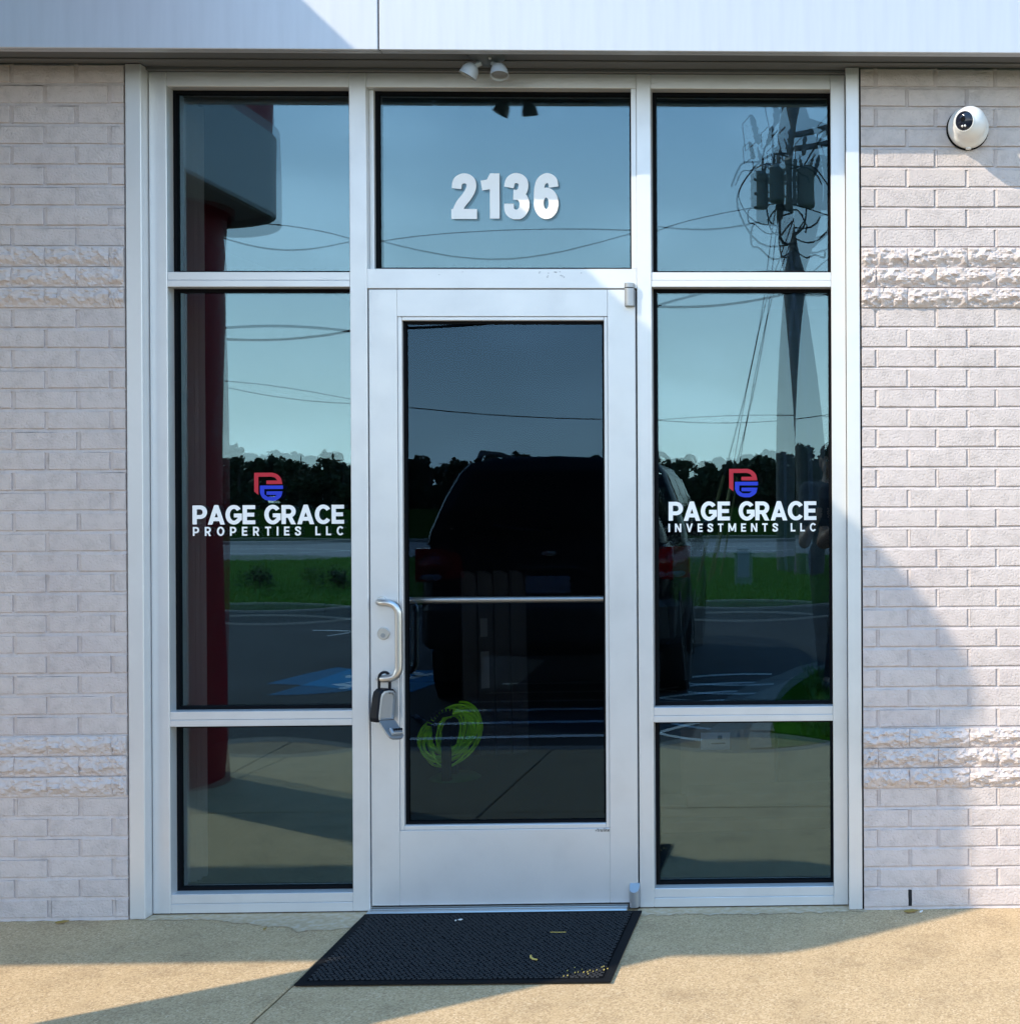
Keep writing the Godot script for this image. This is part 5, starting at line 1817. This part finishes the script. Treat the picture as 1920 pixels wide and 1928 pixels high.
# ------------------------------------------------------------------ plants
func leaves(lobes: Array, n: int, size: float, dark: float) -> MB:
	var mb := MB.new()
	for i in n:
		var l: Array = lobes[rng.randi() % lobes.size()]
		var d := Vector3(rng.randfn(), rng.randfn(), rng.randfn()).normalized() * pow(rng.randf(), 0.4)
		var p: Vector3 = l[0] + d * l[1]
		var b := Basis.from_euler(Vector3(rng.randf() * TAU, rng.randf() * TAU, rng.randf() * TAU))
		var s := size * rng.randf_range(0.6, 1.3)
		var k := dark * rng.randf_range(0.7, 1.3) * float(l[2])
		mb.tint = Color(k, k * rng.randf_range(0.95, 1.1), k * 0.9)
		var out := b.z
		mb.flat(p - b.x * s * 0.5, p + b.y * s * 0.6, p + b.x * s * 0.55, out)
		mb.flat(p - b.x * s * 0.5, p - b.y * s * 0.45, p + b.x * s * 0.55, out)
	return mb


func verge() -> void:
	var q := thing("cable_pedestal", "short grey green cable pedestal standing on the verge near the utility pole", "pedestal", Vector3(-0.34, -0.02, 16.4))
	part("post", bar(Vector3(-0.115, 0, -0.1), Vector3(0.115, 0.52, 0.1), 0.02), M.pedestal_green, q)
	part("lid", bar(Vector3(-0.125, 0.521, -0.11), Vector3(0.125, 0.56, 0.11), 0.015), M.pedestal_green, q)
	var names := ["leftmost of three small round shrubs on the verge", "middle of three small round shrubs on the verge", "rightmost of three small round shrubs on the verge"]
	for i in 3:
		var s := thing("shrub", names[i], "shrub", [Vector3(-7.76, -0.02, 15.0), Vector3(-6.72, -0.02, 15.0), Vector3(-6.35, -0.02, 15.2)][i], "shrubs on the verge")
		var lobes: Array = []
		for k in 5:
			lobes.append([Vector3(rng.randf_range(-0.14, 0.14), rng.randf_range(0.1, 0.3), rng.randf_range(-0.12, 0.12)), rng.randf_range(0.1, 0.17), rng.randf_range(0.6, 1.0)])
		part("foliage", leaves(lobes, 420, 0.045, 1.3), M.leaf_dark, s)
		var mb := MB.new()
		mb.tube(PackedVector3Array([Vector3(0, -0.05, 0), Vector3(0.01, 0.2, 0)]), 0.012, 6)
		part("stem", mb, M.bark, s)


func treeline() -> void:
	var protos: Array = []
	for k in 6:
		var h := rng.randf_range(10.2, 11.6)
		var lobes: Array = []
		for i in 9:
			var t := rng.randf_range(0.14, 0.93)
			var a := rng.randf() * TAU
			var r := 2.6 * sin(clampf(t, 0.2, 1.0) * 2.6)
			lobes.append([Vector3(cos(a) * r * 0.75, h * t, sin(a) * r * 0.75), rng.randf_range(1.0, 1.9), rng.randf_range(0.65, 1.15)])
		var tr := thing("tree", "dark tree in the far row of woods beyond the road", "tree", Vector3.ZERO, "trees of the far woods")
		part("crown", leaves(lobes, 1500, 0.75, 0.9), M.leaf_dark, tr)
		var mb := MB.new()
		mb.tube(PackedVector3Array([Vector3(0, -0.5, 0), Vector3(0.1, h * 0.35, 0), Vector3(0, h * 0.75, 0.1)]), PackedFloat32Array([0.28, 0.2, 0.08]), 7)
		part("trunk", mb, M.bark, tr)
		protos.append(tr)
	var n := 0
	var x := -165.0
	while x < 75.0:
		var o: Node3D = protos[n] if n < 6 else copy(protos[rng.randi() % 6], "tree", Transform3D())
		var s := rng.randf_range(0.9, 1.14)
		if n % 7 == 4:
			s *= 1.13
		o.transform = Transform3D(Basis(Vector3.UP, rng.randf() * TAU).scaled(Vector3(s * 1.1, s, s * 1.1)), Vector3(x, -0.2, 250 + rng.randf_range(-7, 7)))
		x += rng.randf_range(2.0, 3.6)
		n += 1
	# the mass of the wood behind and below the front row
	var lobes: Array = []
	for i in 900:
		lobes.append([Vector3(rng.randf_range(-330, 230), rng.randf_range(0.0, 8.2), 262 + rng.randf_range(-8, 12)), rng.randf_range(2.0, 3.4), rng.randf_range(0.6, 1.0)])
	var w := part("woods", leaves(lobes, 70000, 1.7, 0.75), M.leaf_dark, self)
	struct(w, "stuff", "dense dark wood behind the far row of trees")


# ------------------------------------------------------------------ the person who takes the picture, mirrored at the right edge of the glass
func photographer() -> void:
	var o := thing("person", "person in dark shirt and trousers holding up a phone to photograph the entrance", "person", Vector3(1.21, 0, 4.62))
	var hip := Vector3(0, 0.95, 0.03)
	var chest := Vector3(0, 1.33, 0.03)
	var neck := Vector3(0, 1.515, 0.015)
	var head := Vector3(0, 1.655, -0.02)
	var L := -1.0
	var body: Array = [[hip, chest, 0.135, 0.145], [chest, Vector3(0, 1.43, 0.03), 0.145, 0.11], [Vector3(0, 1.42, 0.03), neck, 0.075, 0.056], [neck, Vector3(0, 1.57, 0), 0.056, 0.06]]
	var shirt: Array = [[hip + Vector3(0, -0.04, 0), chest, 0.152, 0.16], [Vector3(-0.09, 1.3, 0.03), Vector3(0.09, 1.3, 0.03), 0.125, 0.125], [chest, Vector3(0, 1.43, 0.03), 0.155, 0.115]]
	var pants: Array = [[hip + Vector3(-0.05, 0.02, 0), hip + Vector3(0.05, 0.02, 0), 0.142, 0.142]]
	var shoes: Array = []
	var hands := MB.new()
	for s in [-1.0, 1.0]:
		var sh := Vector3(0.185 * s, 1.435, 0.03)
		var el := Vector3(0.215 * s - 0.005, 1.08, -0.11)
		var wr := Vector3(-0.055 + 0.062 * s, 1.245, -0.335)
		body.append_array([[Vector3(0, 1.42, 0.03), sh, 0.085, 0.062], [sh, el, 0.056, 0.043], [el, wr, 0.043, 0.027]])
		shirt.append_array([[Vector3(0.05 * s, 1.42, 0.03), sh, 0.09, 0.075], [sh, sh.lerp(el, 0.62), 0.072, 0.062]])
		var hj := Vector3(0.09 * s, 0.9, 0.03)
		var kn := Vector3(0.1 * s, 0.5, 0.0)
		var an := Vector3(0.105 * s, 0.09, 0.05)
		body.append_array([[hj, kn, 0.085, 0.056], [kn, kn.lerp(an, 0.35) + Vector3(0, 0, 0.02), 0.054, 0.055], [kn.lerp(an, 0.35) + Vector3(0, 0, 0.02), an, 0.055, 0.036], [an, an + Vector3(0, -0.04, -0.12), 0.036, 0.03]])
		pants.append_array([[hj, kn, 0.1, 0.073], [kn, an + Vector3(0, 0.0, 0), 0.073, 0.064]])
		shoes.append_array([[an + Vector3(0, -0.045, 0.02), an + Vector3(0.01 * s, -0.052, -0.15), 0.046, 0.036]])
		# a hand on each side of the phone: palm, four bent fingers round its back, thumb on its face
		var px: float = -0.0555 + 0.0375 * s
		var palm := Vector3(-0.0555 + 0.052 * s, 1.275, -0.385)
		var hb: Array = [[wr, palm + Vector3(0, -0.018, 0.008), 0.025, 0.024], [palm + Vector3(0, -0.02, 0.0), palm + Vector3(0, 0.03, 0.0), 0.02, 0.018]]
		for k in 4:
			var y := 1.258 + 0.0185 * k
			var ln: float = [0.8, 0.95, 1.0, 0.92][k]
			var a := Vector3(px + 0.017 * s, y, -0.395)
			var b := Vector3(px + 0.012 * s, y + 0.004, -0.4215)
			var c := Vector3(px - 0.014 * s * ln, y + 0.006, -0.4265)
			hb.append_array([[a, b, 0.0092, 0.0085], [b, c, 0.0084, 0.0066]])
		hb.append_array([[palm + Vector3(-0.004 * s, 0.0, 0.008), Vector3(px + 0.006 * s, 1.305, -0.388), 0.012, 0.0095], [Vector3(px + 0.006 * s, 1.305, -0.388), Vector3(px - 0.016 * s, 1.318, -0.3975), 0.0095, 0.0075]])
		nets(hb, 0.0042, 0.007, hands)
	var mb := MB.new()
	nets(body, 0.014, 0.035, mb)
	var hd: Array = [[head + Vector3(0, 0.028, 0.018), head + Vector3(0, 0.04, -0.012), 0.086, 0.08], [head + Vector3(0, -0.03, -0.03), head + Vector3(0, -0.075, -0.045), 0.062, 0.04], [head + Vector3(-0.03, -0.045, -0.03), head + Vector3(0.03, -0.045, -0.03), 0.045, 0.045], [Vector3(0, 1.53, 0.012), head + Vector3(0, -0.05, 0.01), 0.056, 0.06], [head + Vector3(0, 0.018, -0.094), head + Vector3(0, -0.022, -0.112), 0.008, 0.014], [head + Vector3(-0.04, 0.03, -0.078), head + Vector3(0.04, 0.03, -0.078), 0.014, 0.014], [head + Vector3(-0.02, -0.052, -0.083), head + Vector3(0.02, -0.052, -0.083), 0.009, 0.009], [head + Vector3(-0.083, 0.018, 0.012), head + Vector3(-0.085, -0.03, 0.006), 0.014, 0.009], [head + Vector3(0.083, 0.018, 0.012), head + Vector3(0.085, -0.03, 0.006), 0.014, 0.009]]
	nets(hd, 0.006, 0.018, mb)
	mb.v.append_array(hands.v)
	mb.n.append_array(hands.n)
	mb.u.append_array(hands.u)
	mb.c.append_array(hands.c)
	part("body", mb, M.skin, o)
	for s in [-1.0, 1.0]:
		mb = MB.new()
		mb.ball(head + Vector3(0.031 * s, 0.006, -0.083), Vector3(0.013, 0.009, 0.01), 12, 8)
		var ey := part("eye", mb, M.eye_white, o)
		mb = MB.new()
		mb.ball(head + Vector3(0.031 * s, 0.004, -0.0905), Vector3(0.0055, 0.0055, 0.004), 10, 6)
		part("pupil", mb, M.hair_brown, ey)
	mb = MB.new()
	nets([[head + Vector3(0, 0.05, 0.03), head + Vector3(0, 0.062, -0.02), 0.09, 0.084], [head + Vector3(0, 0.0, 0.055), head + Vector3(0, -0.03, 0.06), 0.07, 0.05], [head + Vector3(-0.05, 0.075, -0.05), head + Vector3(0.05, 0.08, -0.05), 0.04, 0.04]], 0.008, 0.02, mb)
	part("hair", mb, M.hair_brown, o)
	mb = MB.new()
	nets(shirt, 0.015, 0.04, mb)
	part("shirt", mb, M.shirt_cloth, o)
	mb = MB.new()
	nets(pants, 0.016, 0.03, mb)
	part("trousers", mb, M.trouser_cloth, o)
	for sh in shoes:
		mb = MB.new()
		nets([sh], 0.01, 0.02, mb)
		part("shoe", mb, M.shoe_leather, o)
	var ph := thing("phone", "dark phone held upright in both hands by the person", "phone", Vector3(1.1545, 1.318, 4.2115))
	part("case", bar(Vector3(-0.0365, -0.0735, -0.004), Vector3(0.0365, 0.0735, 0.004), 0.003), M.plastic_black, ph)
	mb = MB.new()
	mb.lathe([Vector2(0.008, 0.0), Vector2(0.008, 0.0018), Vector2(0.0, 0.0018)], 20, Transform3D(Basis(Vector3.RIGHT, Vector3.FORWARD, Vector3.UP), Vector3(0.0, 0.055, -0.004)), false)
	part("lens", mb, M.lens_glass, ph)
